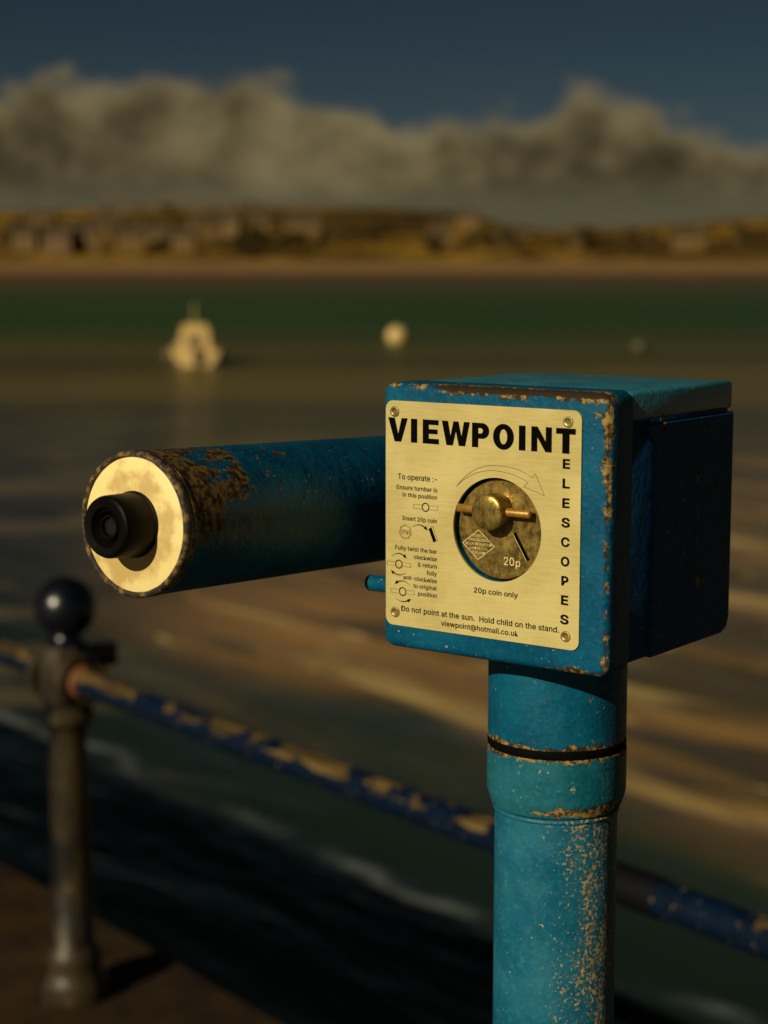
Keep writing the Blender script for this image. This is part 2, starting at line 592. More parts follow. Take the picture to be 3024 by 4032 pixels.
# outlines of the lettering: advance and closed loops, 1000 units to the em, capitals 509 high
GLYPHS = {
    '&': (448, "197 -7 150 -2 110 12 78 34 54 62 39 96 34 133 37 163 47 189 63 213 85 235 111 256 140 279 216 335 226 343 237 352 246 363 255 375 260 389 262 405 258 427 245 445 226 457 201 461 184 459 168 453 155 444 145 431 139 416 137 399 139 380 145 363 155 346 169 327 185 307 204 284 438 0 364 0 171 231 144 264 121 293 102 319 87 344 78 370 75 398 79 430 91 458 109 481 134 499 165 510 200 513 235 510 266 499 290 482 308 459 320 433 324 404 322 382 315 362 305 342 291 325 275 308 256 293 154 217 128 195 110 174 100 154 97 131 100 108 109 87 124 70 143 57 166 49 193 46 223 50 251 59 278 75 301 95 321 121 336 151 346 186 349 224 408 224 405 180 397 144 385 115 371 92 357 75 345 62 333 47 305 23 271 7 234 -3"),
    ',': (188, "38 -119 68 71 137 71 84 -119"),
    '-': (453, "337 244 337 188 114 188 114 244"),
    '.': (188, "95 -4 78 -1 63 9 53 24 50 41 53 59 63 73 78 83 95 87 113 83 128 73 138 59 141 41 138 24 128 9 113 -1"),
    '0': (453, "227 -7 174 1 130 24 95 62 69 113 53 178 48 254 53 330 69 395 95 447 130 484 174 508 227 516 279 508 323 484 358 447 384 395 400 330 405 254 400 178 384 113 359 62 323 24 279 1 | 227 50 261 56 290 74 313 103 330 144 340 194 344 254 340 314 330 365 313 405 290 435 261 453 227 460 192 453 163 435 140 405 123 365 113 314 109 254 113 194 123 144 140 103 163 74 192 56"),
    '1': (453, "76 0 76 55 391 55 391 0 | 276 509 276 0 212 0 212 448 209 448 86 358 86 427 198 509"),
    '2': (453, "64 0 64 47 234 229 261 257 282 282 299 305 311 327 318 348 320 371 317 397 308 419 293 436 273 449 250 457 224 460 196 457 172 447 153 433 139 413 130 390 127 362 66 362 71 405 86 442 111 473 143 496 182 511 225 516 268 511 306 497 337 474 361 445 376 411 381 372 378 345 371 318 357 290 336 259 306 223 267 180 153 60 153 57 389 57 389 0"),
    ':': (188, "95 -4 78 -1 63 9 53 24 50 41 53 59 63 73 78 83 95 87 113 83 128 73 138 59 141 41 138 24 128 9 113 -1 | 95 271 78 274 63 284 53 299 50 316 53 334 63 349 78 359 95 362 113 359 128 349 138 334 141 316 138 299 128 284 113 274"),
    '@': (676, "355 -135 284 -130 221 -114 167 -88 122 -53 87 -8 61 46 45 109 40 179 46 248 61 309 87 363 123 408 167 444 220 470 281 486 349 492 415 486 472 469 522 442 562 407 594 366 617 319 631 268 635 215 634 178 631 142 625 107 615 76 599 49 579 28 551 15 517 11 497 12 476 17 457 24 441 36 429 50 423 68 420 68 408 48 388 30 361 17 326 13 285 18 251 35 224 62 204 96 192 137 188 182 193 226 207 265 228 297 257 322 291 338 330 343 360 340 385 331 404 319 416 306 419 306 419 335 474 335 474 110 476 91 485 74 499 63 518 59 540 63 557 76 568 97 576 127 580 166 581 215 577 259 567 301 548 339 523 373 490 402 450 424 402 438 347 442 292 438 242 424 199 402 164 372 135 334 115 289 102 236 98 178 102 119 115 66 135 21 165 -17 201 -46 246 -68 298 -81 357 -85 385 -84 412 -80 436 -75 458 -69 476 -63 489 -59 504 -107 487 -113 464 -120 438 -126 411 -131 383 -134 | 329 65 359 68 382 78 400 95 412 118 419 148 422 185 419 221 411 249 399 269 381 282 358 289 331 292 305 288 283 277 265 260 252 239 244 213 242 185 244 154 251 125 262 101 279 81 301 69"),
    'A': (480, "16 0 201 509 276 509 463 0 395 0 287 302 276 334 264 372 250 420 232 478 245 478 228 419 213 371 201 333 191 302 85 0 | 110 142 110 199 370 199 370 142"),
    'C': (510, "267 -7 205 1 150 25 104 63 70 115 48 179 40 254 48 329 70 393 104 445 150 484 205 508 267 516 305 513 340 504 373 490 402 471 427 447 448 418 463 385 473 348 408 348 401 373 389 395 375 413 357 428 337 440 315 449 292 454 267 456 223 450 184 432 150 403 125 364 109 314 103 254 109 194 125 145 151 105 184 76 223 59 267 53 292 55 315 60 337 69 357 81 375 96 389 114 401 136 408 160 473 160 463 124 448 91 428 62 402 38 373 19 341 5 305 -4"),
    'D': (502, "219 0 96 0 96 57 215 57 272 63 318 81 354 110 379 149 394 198 399 255 394 312 379 361 354 399 320 428 275 446 221 452 93 452 93 509 225 509 294 501 353 478 399 441 433 391 455 329 462 255 455 181 433 119 398 68 351 31 291 8 | 125 509 125 0 60 0 60 509"),
    'E': (419, "60 0 60 509 372 509 372 452 125 452 125 286 355 286 355 229 125 229 125 57 375 57 375 0"),
    'F': (410, "60 0 60 509 369 509 369 452 125 452 125 278 346 278 346 221 125 221 125 0"),
    'G': (520, "269 -7 205 1 149 25 104 64 69 116 47 179 40 254 47 329 69 393 103 445 149 484 203 508 265 516 304 513 340 504 374 489 403 469 429 445 449 416 465 384 474 349 408 349 399 372 387 393 373 411 356 427 337 439 315 448 291 454 265 456 222 450 183 432 150 404 125 364 109 314 103 254 109 194 125 145 151 105 184 76 224 59 269 53 309 57 345 71 374 93 396 123 410 160 415 202 434 199 283 199 283 256 478 256 478 200 471 141 451 91 419 50 377 19 326 0"),
    'H': (517, "60 0 60 509 125 509 125 289 392 289 392 509 457 509 457 0 392 0 392 232 125 232 125 0"),
    'I': (300, "31 0 31 57 118 57 118 452 31 452 31 509 269 509 269 452 183 452 183 57 269 57 269 0"),
    'L': (393, "60 0 60 509 125 509 125 57 361 57 361 0"),
    'N': (523, "60 0 60 509 136 509 343 183 352 169 363 151 375 130 388 107 401 82 414 55 405 54 402 81 401 108 400 134 399 157 399 178 399 195 399 509 463 509 463 0 387 0 202 290 190 310 177 331 164 354 148 381 130 413 108 452 119 454 121 417 122 384 123 354 124 328 125 307 125 291 125 0"),
    'O': (533, "267 -7 205 1 150 25 105 63 70 115 48 179 40 254 48 329 70 393 105 445 150 484 205 508 267 516 329 508 384 484 429 445 464 393 486 329 493 254 486 179 464 115 429 63 384 25 329 1 | 267 53 310 59 349 76 383 105 408 144 425 194 430 254 425 314 408 365 383 404 349 433 310 450 267 456 223 450 184 433 151 404 125 364 109 314 103 254 109 194 125 144 151 105 184 76 223 59"),
    'P': (445, "60 0 60 509 235 509 289 503 332 487 366 462 390 430 404 391 409 348 404 304 390 265 366 233 332 207 289 191 235 186 109 186 109 242 233 242 269 246 297 256 318 272 333 294 342 319 344 348 342 376 333 402 318 423 297 439 268 449 232 452 125 452 125 0"),
    'R': (449, "60 0 60 509 236 509 290 504 333 489 367 465 390 433 405 395 409 352 405 309 390 271 367 240 333 217 289 203 236 198 96 198 96 255 234 255 269 258 298 267 319 281 334 300 342 324 345 352 342 380 334 405 319 425 298 440 269 449 233 452 125 452 125 0 | 353 0 230 229 303 229 428 0"),
    'S': (447, "224 -9 172 -4 128 9 91 31 64 60 46 96 38 137 104 137 110 110 123 88 142 71 166 59 194 52 224 49 257 52 286 60 311 74 329 92 341 114 346 139 342 161 332 179 316 193 296 205 272 214 245 222 184 239 128 260 86 289 60 326 52 372 58 413 75 448 102 476 138 498 180 511 227 516 275 511 316 498 351 476 377 449 394 415 401 378 337 378 326 412 302 437 267 453 225 459 194 456 167 448 145 435 129 418 118 398 115 376 119 352 131 334 148 319 169 308 191 300 212 293 264 279 287 272 312 264 336 252 359 238 379 220 395 198 405 171 408 139 403 99 386 64 360 34 323 11 278 -4"),
    'T': (449, "32 452 32 509 417 509 417 452 257 452 257 0 193 0 193 452"),
    'W': (686, "155 0 16 509 82 509 163 196 170 171 175 145 181 120 187 94 192 67 197 40 189 40 194 67 200 94 205 120 211 145 218 171 224 196 306 509 380 509 462 196 468 171 474 145 480 120 486 94 492 67 497 40 488 40 493 67 499 94 504 120 510 145 517 171 523 196 603 509 670 509 530 0 455 0 368 323 359 356 351 391 344 431 336 475 350 475 342 433 335 395 327 359 318 323 230 0"),
    'X': (474, "18 0 217 284 217 236 29 509 104 509 178 400 192 379 204 361 214 345 223 329 233 312 243 292 232 292 243 311 252 329 261 345 272 361 284 379 298 400 374 509 446 509 259 239 259 287 456 0 382 0 292 129 279 149 268 165 259 180 250 195 241 212 230 231 244 231 235 213 225 196 216 181 206 166 195 149 182 129 91 0"),
    'a': (389, "160 -9 126 -5 94 5 68 22 48 45 35 73 30 108 34 138 43 161 58 179 78 193 100 203 125 211 152 216 178 220 209 224 234 227 252 230 265 235 273 243 276 255 276 257 273 279 267 297 256 311 240 322 220 329 196 331 171 329 149 322 132 313 118 301 107 288 100 274 41 291 57 322 79 346 104 364 133 375 163 382 194 384 215 383 239 379 263 372 286 360 306 343 322 320 333 290 337 251 337 0 277 0 277 52 272 52 264 38 252 25 236 12 215 1 190 -6 | 170 45 202 49 228 59 248 74 263 93 272 115 276 138 276 190 270 186 259 182 246 179 231 176 216 173 200 171 186 169 175 168 154 164 134 159 117 150 103 139 95 124 92 105 94 87 102 72 114 61 130 52 149 47"),
    'b': (424, "229 -8 198 -5 172 4 153 17 138 31 127 46 118 59 112 59 112 0 53 0 53 509 114 509 114 319 118 319 127 331 137 346 152 360 171 373 197 381 229 384 274 378 313 361 345 332 370 293 385 245 390 189 385 133 370 84 346 45 313 16 274 -2 | 220 47 253 51 279 66 301 88 316 117 325 151 328 189 325 227 316 261 301 290 280 311 253 325 220 330 188 325 161 312 140 291 125 263 116 229 113 189 116 150 125 115 140 86 162 65 188 51"),
    'c': (396, "207 -8 159 -2 117 16 82 46 56 85 40 133 34 187 40 243 56 291 82 330 117 360 159 378 207 384 234 383 260 377 284 368 305 356 324 341 340 322 353 301 362 277 303 262 298 276 290 289 281 301 270 311 257 319 242 325 226 329 207 330 173 325 145 310 124 287 108 258 99 224 96 187 99 151 108 117 124 89 145 66 173 51 207 46 226 48 243 52 258 58 271 66 282 76 292 89 299 102 304 117 363 102 354 78 341 56 325 37 306 21 285 9 261 -1 235 -6"),
    'd': (424, "195 -8 151 -2 111 16 79 45 55 84 39 133 34 189 39 245 55 293 79 332 112 361 151 378 196 384 228 381 253 373 272 360 287 346 298 331 306 319 311 319 311 509 372 509 372 0 313 0 313 59 307 59 298 46 287 31 272 17 252 4 227 -5 | 205 47 236 51 263 65 284 86 299 115 309 150 312 189 309 229 300 263 284 291 263 312 237 325 205 330 172 325 145 311 124 290 108 261 99 227 96 189 99 151 109 117 124 88 145 66 172 51"),
    'e': (404, "212 -8 161 -2 117 16 82 46 56 85 40 132 34 187 39 242 55 290 81 329 115 359 157 378 205 384 236 382 266 374 294 361 319 341 341 315 357 282 368 242 371 194 371 169 75 169 75 221 338 221 310 202 307 237 298 269 283 294 263 314 237 326 205 330 173 326 146 313 125 294 109 270 99 241 96 211 96 178 100 139 110 106 128 80 151 61 179 50 212 46 234 48 254 53 271 61 285 73 297 88 306 105 365 91 353 63 335 39 311 19 283 4 249 -5"),
    'f': (254, "228 379 228 327 6 327 6 379 | 81 0 81 432 84 461 96 486 113 505 135 519 161 527 187 530 207 529 222 527 234 524 243 521 227 468 222 470 215 472 206 473 195 474 171 470 154 460 145 443 142 419 142 0"),
    'g': (425, "207 -151 168 -148 134 -140 105 -127 82 -110 64 -91 51 -69 101 -41 110 -53 122 -66 136 -78 154 -88 178 -95 207 -97 249 -92 282 -75 304 -47 311 -6 311 68 306 68 298 56 287 41 272 28 252 16 227 8 195 5 152 10 113 27 80 53 55 90 39 136 34 191 39 246 55 293 80 332 112 361 152 378 196 384 228 382 253 373 273 360 288 346 299 331 308 319 313 319 313 379 372 379 372 -9 367 -54 350 -90 324 -117 291 -136 251 -147 | 205 59 237 63 264 75 285 95 300 121 309 154 312 193 309 231 300 264 285 291 264 312 237 325 205 330 172 325 145 312 124 290 109 262 99 229 96 193 99 155 109 123 124 96 145 76 172 63"),
    'h': (410, "114 227 114 0 53 0 53 509 114 509 114 287 102 287 124 332 152 362 187 379 227 384 264 380 295 369 321 349 341 321 353 285 357 240 357 0 296 0 296 235 290 275 273 304 246 323 210 329 184 326 161 317 141 303 126 283 117 257"),
    'i': (167, "53 0 53 379 114 379 114 0 | 84 443 67 446 54 455 44 468 41 483 44 499 54 512 67 521 84 524 100 521 114 512 123 499 126 483 123 468 114 455 100 446"),
    'k': (381, "110 137 110 212 121 212 284 379 360 379 184 199 177 199 | 53 0 53 509 114 509 114 0 | 294 0 148 186 191 229 372 0"),
    'l': (189, "139 -2 101 3 74 20 58 47 53 84 53 509 114 509 114 99 115 77 120 62 130 54 146 52 154 52 160 53 165 53 170 54 181 3 172 1 162 -1 151 -2"),
    'm': (610, "53 0 53 379 112 379 112 295 108 295 118 323 132 346 151 363 172 376 195 384 219 386 257 380 287 361 309 331 321 295 312 295 322 321 337 343 357 361 381 375 407 383 437 386 468 383 497 372 522 354 541 328 553 296 557 255 557 0 496 0 496 254 490 289 473 313 447 326 419 330 395 328 374 320 358 307 345 290 338 270 335 247 335 0 274 0 274 260 269 288 253 311 229 326 199 330 178 328 158 320 140 307 126 289 117 266 114 238 114 0"),
    'n': (410, "114 227 114 0 53 0 53 379 112 379 112 287 102 287 124 332 152 362 187 379 227 384 264 380 295 369 321 349 341 321 353 285 357 240 357 0 296 0 296 235 290 275 273 304 246 323 210 329 184 326 161 317 141 303 126 283 117 257"),
    'o': (415, "207 -8 159 -2 117 16 82 46 56 85 40 133 34 187 40 243 56 291 82 330 117 360 159 378 207 384 256 378 299 360 333 330 359 291 376 243 381 187 376 133 359 85 333 46 299 16 256 -2 | 207 46 242 51 270 66 292 89 307 117 316 151 319 187 316 224 307 258 292 287 270 310 242 325 207 330 173 325 145 310 124 287 108 258 99 224 96 187 99 151 108 117 124 89 145 66 173 51"),
    'p': (424, "53 -143 53 379 112 379 112 319 118 319 126 331 137 346 152 360 171 373 197 381 229 384 274 378 313 361 345 332 370 293 385 245 390 189 385 133 370 84 346 45 313 16 274 -2 229 -8 198 -5 173 4 153 17 138 31 127 46 118 59 114 59 114 -143 | 220 47 253 51 279 66 301 88 316 117 325 151 328 189 325 227 316 261 301 290 280 311 253 325 220 330 188 325 161 312 140 291 125 263 116 229 113 189 116 150 125 115 140 86 162 65 188 51"),
    'r': (259, "53 0 53 379 112 379 112 321 115 321 130 347 152 367 181 380 213 385 221 385 229 384 237 384 243 384 243 322 239 323 230 324 219 325 207 326 182 323 159 315 140 301 126 284 117 262 114 237 114 0"),
    's': (365, "182 -8 145 -5 112 3 84 18 62 38 45 63 36 94 94 107 105 79 124 60 150 49 181 45 217 50 244 62 262 81 268 103 265 121 254 136 237 147 212 155 149 170 104 186 72 208 53 237 47 274 51 305 65 332 87 354 115 370 149 381 187 384 223 381 254 372 279 358 299 339 314 316 324 290 268 277 258 298 243 316 219 328 187 333 156 329 131 317 114 299 109 277 112 258 124 243 144 232 172 223 229 209 275 194 306 171 325 142 331 107 326 75 312 47 290 24 260 6 223 -5"),
    't': (227, "204 379 204 327 6 327 6 379 | 65 471 126 471 126 98 128 76 136 61 150 53 170 50 177 50 185 51 194 52 202 54 213 2 203 -1 192 -3 180 -4 168 -4 125 2 92 21 72 52 65 93"),
    'u': (410, "182 -5 146 -1 115 11 89 31 69 59 57 95 53 139 53 379 114 379 114 144 119 105 137 75 164 56 200 50 226 53 249 62 268 77 283 97 293 122 296 153 296 379 357 379 357 0 298 0 298 92 307 92 286 47 257 17 222 0"),
    'v': (389, "163 0 17 379 84 379 165 155 177 121 187 87 196 53 206 21 184 21 194 53 203 87 213 121 224 155 305 379 371 379 226 0"),
    'w': (567, "138 0 23 379 87 379 133 214 143 177 154 137 165 91 175 41 165 41 175 90 186 135 196 176 206 214 252 379 316 379 362 214 371 176 382 136 392 91 402 41 391 41 402 90 413 135 423 176 434 214 480 379 545 379 429 0 368 0 319 172 312 198 305 225 297 252 291 280 284 309 277 338 291 338 284 309 277 280 270 252 263 225 255 198 248 172 199 0"),
    'y': (389, "47 -139 61 -86 71 -87 88 -90 104 -89 118 -84 130 -74 141 -58 151 -36 163 -1 17 379 84 379 165 155 177 121 187 87 196 53 206 21 184 21 193 53 202 87 212 121 224 155 305 379 371 379 204 -58 191 -85 177 -107 159 -124 139 -136 117 -143 91 -145 77 -145 65 -143 54 -141"),
}


def inside(p, L):
    c = False
    for i in range(len(L)):
        (x1, y1), (x2, y2) = L[i - 1], L[i]
        if (y1 > p[1]) != (y2 > p[1]) and p[0] < (x2 - x1) * (p[1] - y1) / (y2 - y1) + x1:
            c = not c
    return c


def glyph_loops(ch, bold):
    adv, txt = GLYPHS[ch]
    loops = []
    for part in txt.split(' | '):
        q = [int(k) for k in part.split()]
        loops.append([(q[i], q[i + 1]) for i in range(0, len(q), 2)])
    out = []
    for k, L in enumerate(loops):
        depth = sum(inside(L[0], o) for m_, o in enumerate(loops) if m_ != k)
        area = sum(L[i - 1][0] * L[i][1] - L[i][0] * L[i - 1][1] for i in range(len(L)))
        sg = (1 if area > 0 else -1) * (1 if depth % 2 == 0 else -1)
        NL = []
        for i in range(len(L)):
            a, b_, c = Vector(L[i - 1]), Vector(L[i]), Vector(L[(i + 1) % len(L)])
            d1, d2 = (b_ - a).normalized(), (c - b_).normalized()
            n1_, n2_ = Vector((d1.y, -d1.x)), Vector((d2.y, -d2.x))
            mt = n1_ + n2_
            mt = mt.normalized() if mt.length > 1e-4 else n1_
            NL.append(b_ + mt * (sg * bold / max(0.5, mt.dot(n1_))))
        out.append(NL)
    return adv, out


def text_geo(body, bold):
    cu = bpy.data.curves.new('t', 'CURVE')
    cu.dimensions = '2D'
    cu.fill_mode = 'BOTH'
    x = 0.0
    for ch in body:
        if ch == ' ':
            x += 200
            continue
        adv, loops = glyph_loops(ch, bold)
        for L in loops:
            sp = cu.splines.new('POLY')
            sp.points.add(len(L) - 1)
            for p_, v in zip(sp.points, L):
                p_.co = (v.x + x, v.y, 0, 1)
            sp.use_cyclic_u = True
        x += adv + bold * 0.8
    o = bpy.data.objects.new('t', cu)
    COL.objects.link(o)
    bpy.context.view_layer.update()
    me = bpy.data.meshes.new_from_object(o.evaluated_get(bpy.context.evaluated_depsgraph_get()))
    vs = [v.co.copy() for v in me.vertices]
    fs = [tuple(p.vertices) for p in me.polygons]
    bpy.data.objects.remove(o)
    bpy.data.curves.remove(cu)
    bpy.data.meshes.remove(me)
    return vs, fs


def put_text(bm, body, u0, u1, base, cap, bold=10.0, y=None):
    """write body between u0 and u1 (plate mm), baseline v=base, capital height cap mm"""
    y = TY if y is None else y
    vs, fs = text_geo(body, bold)
    k = cap / (509.0 + 2 * bold)
    mn = min(v.x for v in vs)
    kx_ = (u1 - u0) / (max(v.x for v in vs) - mn)
    nv = []
    for v in vs:
        x, z = puv(u0 + (v.x - mn) * kx_, base - (v.y + bold) * k)
        nv.append(bm.verts.new((x, y, z)))
    for f in fs:
        try:
            bm.faces.new([nv[i] for i in f])
        except ValueError:
            pass


def poly(bm, pts, y=TY):
    vs = [bm.verts.new((puv(u, v)[0], y, puv(u, v)[1])) for u, v in pts]
    es = [bm.edges.new((vs[i], vs[(i + 1) % len(vs)])) for i in range(len(vs))]
    bmesh.ops.triangle_fill(bm, use_beauty=True, edges=es)


def stroke(bm, pts, wid, closed=False, y=TY):
    """polyline of constant or tapering width in plate mm"""
    n = len(pts)
    L, Rr = [], []
    for i in range(n):
        a = Vector(pts[i - 1]) if (i or closed) else Vector(pts[0])
        b = Vector(pts[i])
        c = Vector(pts[(i + 1) % n]) if (i < n - 1 or closed) else Vector(pts[i])
        d1 = (b - a).normalized() if (b - a).length else None
        d2 = (c - b).normalized() if (c - b).length else None
        d1 = d1 or d2
        d2 = d2 or d1
        t = (d1 + d2)
        t = t.normalized() if t.length > 1e-6 else d1
        nrm = Vector((-t.y, t.x))
        k = 1 / max(0.35, nrm.dot(Vector((-d1.y, d1.x))))
        ww = (wid(i / (n - 1)) if callable(wid) else wid) * 0.5 * k
        L.append(b + nrm * ww)
        Rr.append(b - nrm * ww)
    lv = [bm.verts.new((puv(*p)[0], y, puv(*p)[1])) for p in L]
    rv = [bm.verts.new((puv(*p)[0], y, puv(*p)[1])) for p in Rr]
    for i in range(n if closed else n - 1):
        j = (i + 1) % n
        bm.faces.new((lv[i], lv[j], rv[j], rv[i]))


def circ(u, v, ru, rv=None, n=40, a0=0, a1=360):
    rv = rv or ru
    full = abs(a1 - a0) >= 360
    m = n if full else n + 1
    return [(u + ru * math.cos(R(a0 + (a1 - a0) * i / n)), v + rv * math.sin(R(a0 + (a1 - a0) * i / n))) for i in range(m)]


def bez(p0, p1, p2, n=18):
    o = []
    for i in range(n + 1):
        t = i / n
        o.append(tuple((1 - t) ** 2 * a + 2 * t * (1 - t) * b + t * t * c for a, b, c in zip(p0, p1, p2)))
    return o


# title: VIEWPOINT, heavy block capitals cut as outlines
bm = bmesh.new()
T, B = 11.6, 27.8
def strip(bm, A, Bp):
    av = [bm.verts.new((puv(*p)[0], TY, puv(*p)[1])) for p in A]
    bv = [bm.verts.new((puv(*p)[0], TY, puv(*p)[1])) for p in Bp]
    for i in range(len(A) - 1):
        bm.faces.new((av[i], av[i + 1], bv[i + 1], bv[i]))


poly(bm, [(2.1, T), (7.6, T), (10.5, 22.4), (13.4, T), (18.5, T), (13.1, B), (7.5, B)])
poly(bm, [(21.2, T), (26.4, T), (26.4, B), (21.2, B)])
poly(bm, [(31.0, T), (44.0, T), (44.0, 15.0), (36.0, 15.0), (36.0, 17.9), (43.2, 17.9), (43.2, 21.1), (36.0, 21.1), (36.0, 24.3), (44.3, 24.3), (44.3, B), (31.0, B)])
poly(bm, [(46.6, T), (51.6, T), (53.7, 21.4), (56.0, T), (60.1, T), (62.5, 21.4), (64.4, T), (69.2, T), (65.5, B), (60.4, B), (58.0, 18.3), (55.6, B), (50.4, B)])
poly(bm, [(70.9, T), (75.9, T), (75.9, B), (70.9, B)])
strip(bm, [(75.9, T)] + circ(79.0, 16.8, 5.5, 5.2, 16, -90, 90) + [(75.9, 22.0)],
      [(75.9, 15.0)] + circ(77.6, 16.8, 1.9, 1.8, 16, -90, 90) + [(75.9, 18.6)])
strip(bm, circ(95.6, 19.75, 8.1, 8.5, 48) + [(103.7, 19.75)], circ(95.6, 19.75, 2.9, 4.9, 48) + [(98.5, 19.75)])
poly(bm, [(107.5, T), (112.6, T), (112.6, B), (107.5, B)])
poly(bm, [(117.0, T), (121.7, T), (127.9, 20.9), (127.9, T), (132.5, T), (132.5, B), (127.8, B), (121.6, 18.6), (121.6, B), (117.0, B)])
poly(bm, [(135.6, T), (150.2, T), (150.2, 15.4), (145.7, 15.4), (145.7, B), (140.3, B), (140.3, 15.4), (135.6, 15.4)])
for i, ch in enumerate('ELESCOPES'):
    t = 31.2 + 12.62 * i
    c0, c1 = (140.3, 146.8) if ch in 'SCO' else (140.9, 146.3)
    put_text(bm, ch, c0, c1, t + 6.35, 6.35, 30)
obj('title_lettering', bm, M['print'], plate, 0)

bm = bmesh.new()
BO = 13
put_text(bm, 'To operate :-', 10.3, 42.9, 53.4, 3.85, 10)
for s_, l, r_, b_ in (('Ensure turnbar is', 9.3, 43.0, 60.3), ('in this position', 14.2, 43.0, 65.2), ('Insert 20p coin', 14.1, 42.8, 81.3),
                      ('Fully twist the bar', 8.1, 43.0, 102.1), ('clockwise', 24.0, 43.0, 107.3), ('& return', 27.2, 43.0, 112.3),
                      ('fully', 34.7, 43.0, 117.3), ('anti-clockwise', 15.0, 43.0, 122.3), ('to original', 23.4, 43.0, 127.3), ('position', 27.4, 43.0, 132.3)):
    put_text(bm, s_, l, r_, b_, 2.95, BO)
put_text(bm, '20p coin only', 73.2, 108.0, 125.2, 3.6, 15)
put_text(bm, 'Do not point at the sun.  Hold child on the stand.', 13.3, 139.7, 144.6, 3.9, 14)
put_text(bm, 'viewpoint@hotmail.co.uk', 46.7, 108.5, 150.9, 3.6, 14)
obj('instruction_lettering', bm, M['print'], plate, 0)

# pictograms
bm = bmesh.new()
hl = bmesh.new()


def turnbar(u, v):
    stroke(bm, circ(u, v, 2.75, n=36), 0.75, True)
    for s_ in (-1, 1):
        stroke(hl, [(u + s_ * 3.1, v - 1.35), (u + s_ * 10.0, v - 1.35), (u + s_ * 10.0, v + 1.35), (u + s_ * 3.1, v + 1.35)], 0.28)


def arrow(p0, p1, p2, wid=0.75, head=2.1):
    pts = bez(p0, p1, p2)
    d = (Vector(p2) - Vector(p1)).normalized()
    n_ = Vector((-d.y, d.x))
    e = Vector(p2)
    stroke(bm, pts[:-3], lambda t: 0.18 + wid * t)
    poly(bm, [tuple(e), tuple(e - d * head * 1.5 + n_ * head * 0.62), tuple(e - d * head * 1.5 - n_ * head * 0.62)])


turnbar(33.5, 71.1)
turnbar(11.2, 112.2)
turnbar(14.4, 131.0)
hepta = [(16.7 + 5.3 * math.sin(2 * math.pi * i / 7), 89.4 - 5.3 * math.cos(2 * math.pi * i / 7)) for i in range(7)]
stroke(hl, hepta, 0.3, True)
stroke(hl, [(16.7 + (a - 16.7) * 0.84, 89.4 + (b - 89.4) * 0.84) for a, b in hepta], 0.3, True)
put_text(bm, '20p', 13.5, 20.0, 90.6, 2.7, 2)
arrow((22.6, 85.6), (29.0, 80.9), (35.3, 86.9))
poly(bm, [(36.0, 85.5), (38.4, 84.4), (42.5, 93.4), (40.1, 94.5)])
stroke(hl, [(38.4, 84.4), (39.6, 83.9), (43.6, 93.0), (42.5, 93.4)], 0.25)
arrow((5.2, 107.3), (11.5, 101.9), (17.8, 107.8))
arrow((17.4, 117.4), (10.5, 122.2), (4.4, 116.7))
arrow((20.9, 126.3), (14.5, 120.8), (7.6, 126.4))
arrow((8.4, 135.9), (15.0, 140.3), (21.4, 135.2))
big = bez((58.7, 55.0), (72.0, 38.5), (92.0, 38.9)) + bez((92.0, 38.9), (106.5, 38.7), (118.1, 44.9))[1:] + \
    [(120.4, 42.3), (127.4, 55.9), (111.7, 51.4), (115.0, 48.4)] + bez((115.0, 48.4), (104.0, 42.6), (89.0, 42.4)) + bez((89.0, 42.4), (70.5, 43.0), (58.7, 55.0))[1:-1]
stroke(hl, big, 0.30, True)
obj('pictograms', bm, M['print'], plate, 0)
obj('outline_arrow', hl, M['hairline'], plate, 0)

# coin dial
bm = bmesh.new()
slot_a, slot_b = (101.6, 83.0), (112.6, 100.6)      # on the dial face, plate mm
lathe(bm, [(0.0336, 0.006), (0.0336, 0.0006), (0.0330, 0.0)], 'Y', 96, (hx, DIAL_Y, hz), True, True)
dial = obj('coin_dial', bm, M['dial'], tele, 30)
DY = DIAL_Y - 0.00015
bm = bmesh.new()
stroke(bm, [slot_a, slot_b], 2.5, False, DY - 0.0001)
obj('coin_slot', bm, M['black'], dial, 0)
en = bmesh.new()
sv = Vector(slot_b) - Vector(slot_a)
off = Vector((-sv.y, sv.x)).normalized() * 1.45
stroke(en, [tuple(Vector(slot_a) + off), tuple(Vector(slot_b) + off)], 0.35, False, DY)
dd = [(73.4, 83.6), (86.0, 93.9), (73.0, 103.6), (60.6, 93.2)]
stroke(en, dd, 0.42, True, DY)
for k, (tx, hw) in enumerate((('ESSEX', 4.2), ('ENGINEERING', 8.0), ('NELSON RD WANSTEAD', 10.6), ('LONDON, E.11', 7.2), ('ENGLAND', 5.2))):
    put_text(en, tx, 73.3 - hw, 73.3 + hw, 88.4 + 2.85 * k, 1.75, 0, DY)
put_text(en, '20', 93.6, 101.6, 105.2, 5.4, 4, DY)
put_text(en, 'p', 103.0, 106.3, 105.4, 5.0, 4, DY)
obj('engraving', en, M['engrave'], dial, 0)
bm = bmesh.new()
x, z = puv(90.2, 108.6)
lathe(bm, [(0.0006, 0.0002), (0.0009, -0.0003), (0.0013, 0.0)], 'Y', 20, (x, DIAL_Y - 0.0001, z))
obj('pin_hole', bm, material('rust_spot', color=(0.16, 0.03, 0.008), rough=0.6), dial, 40)

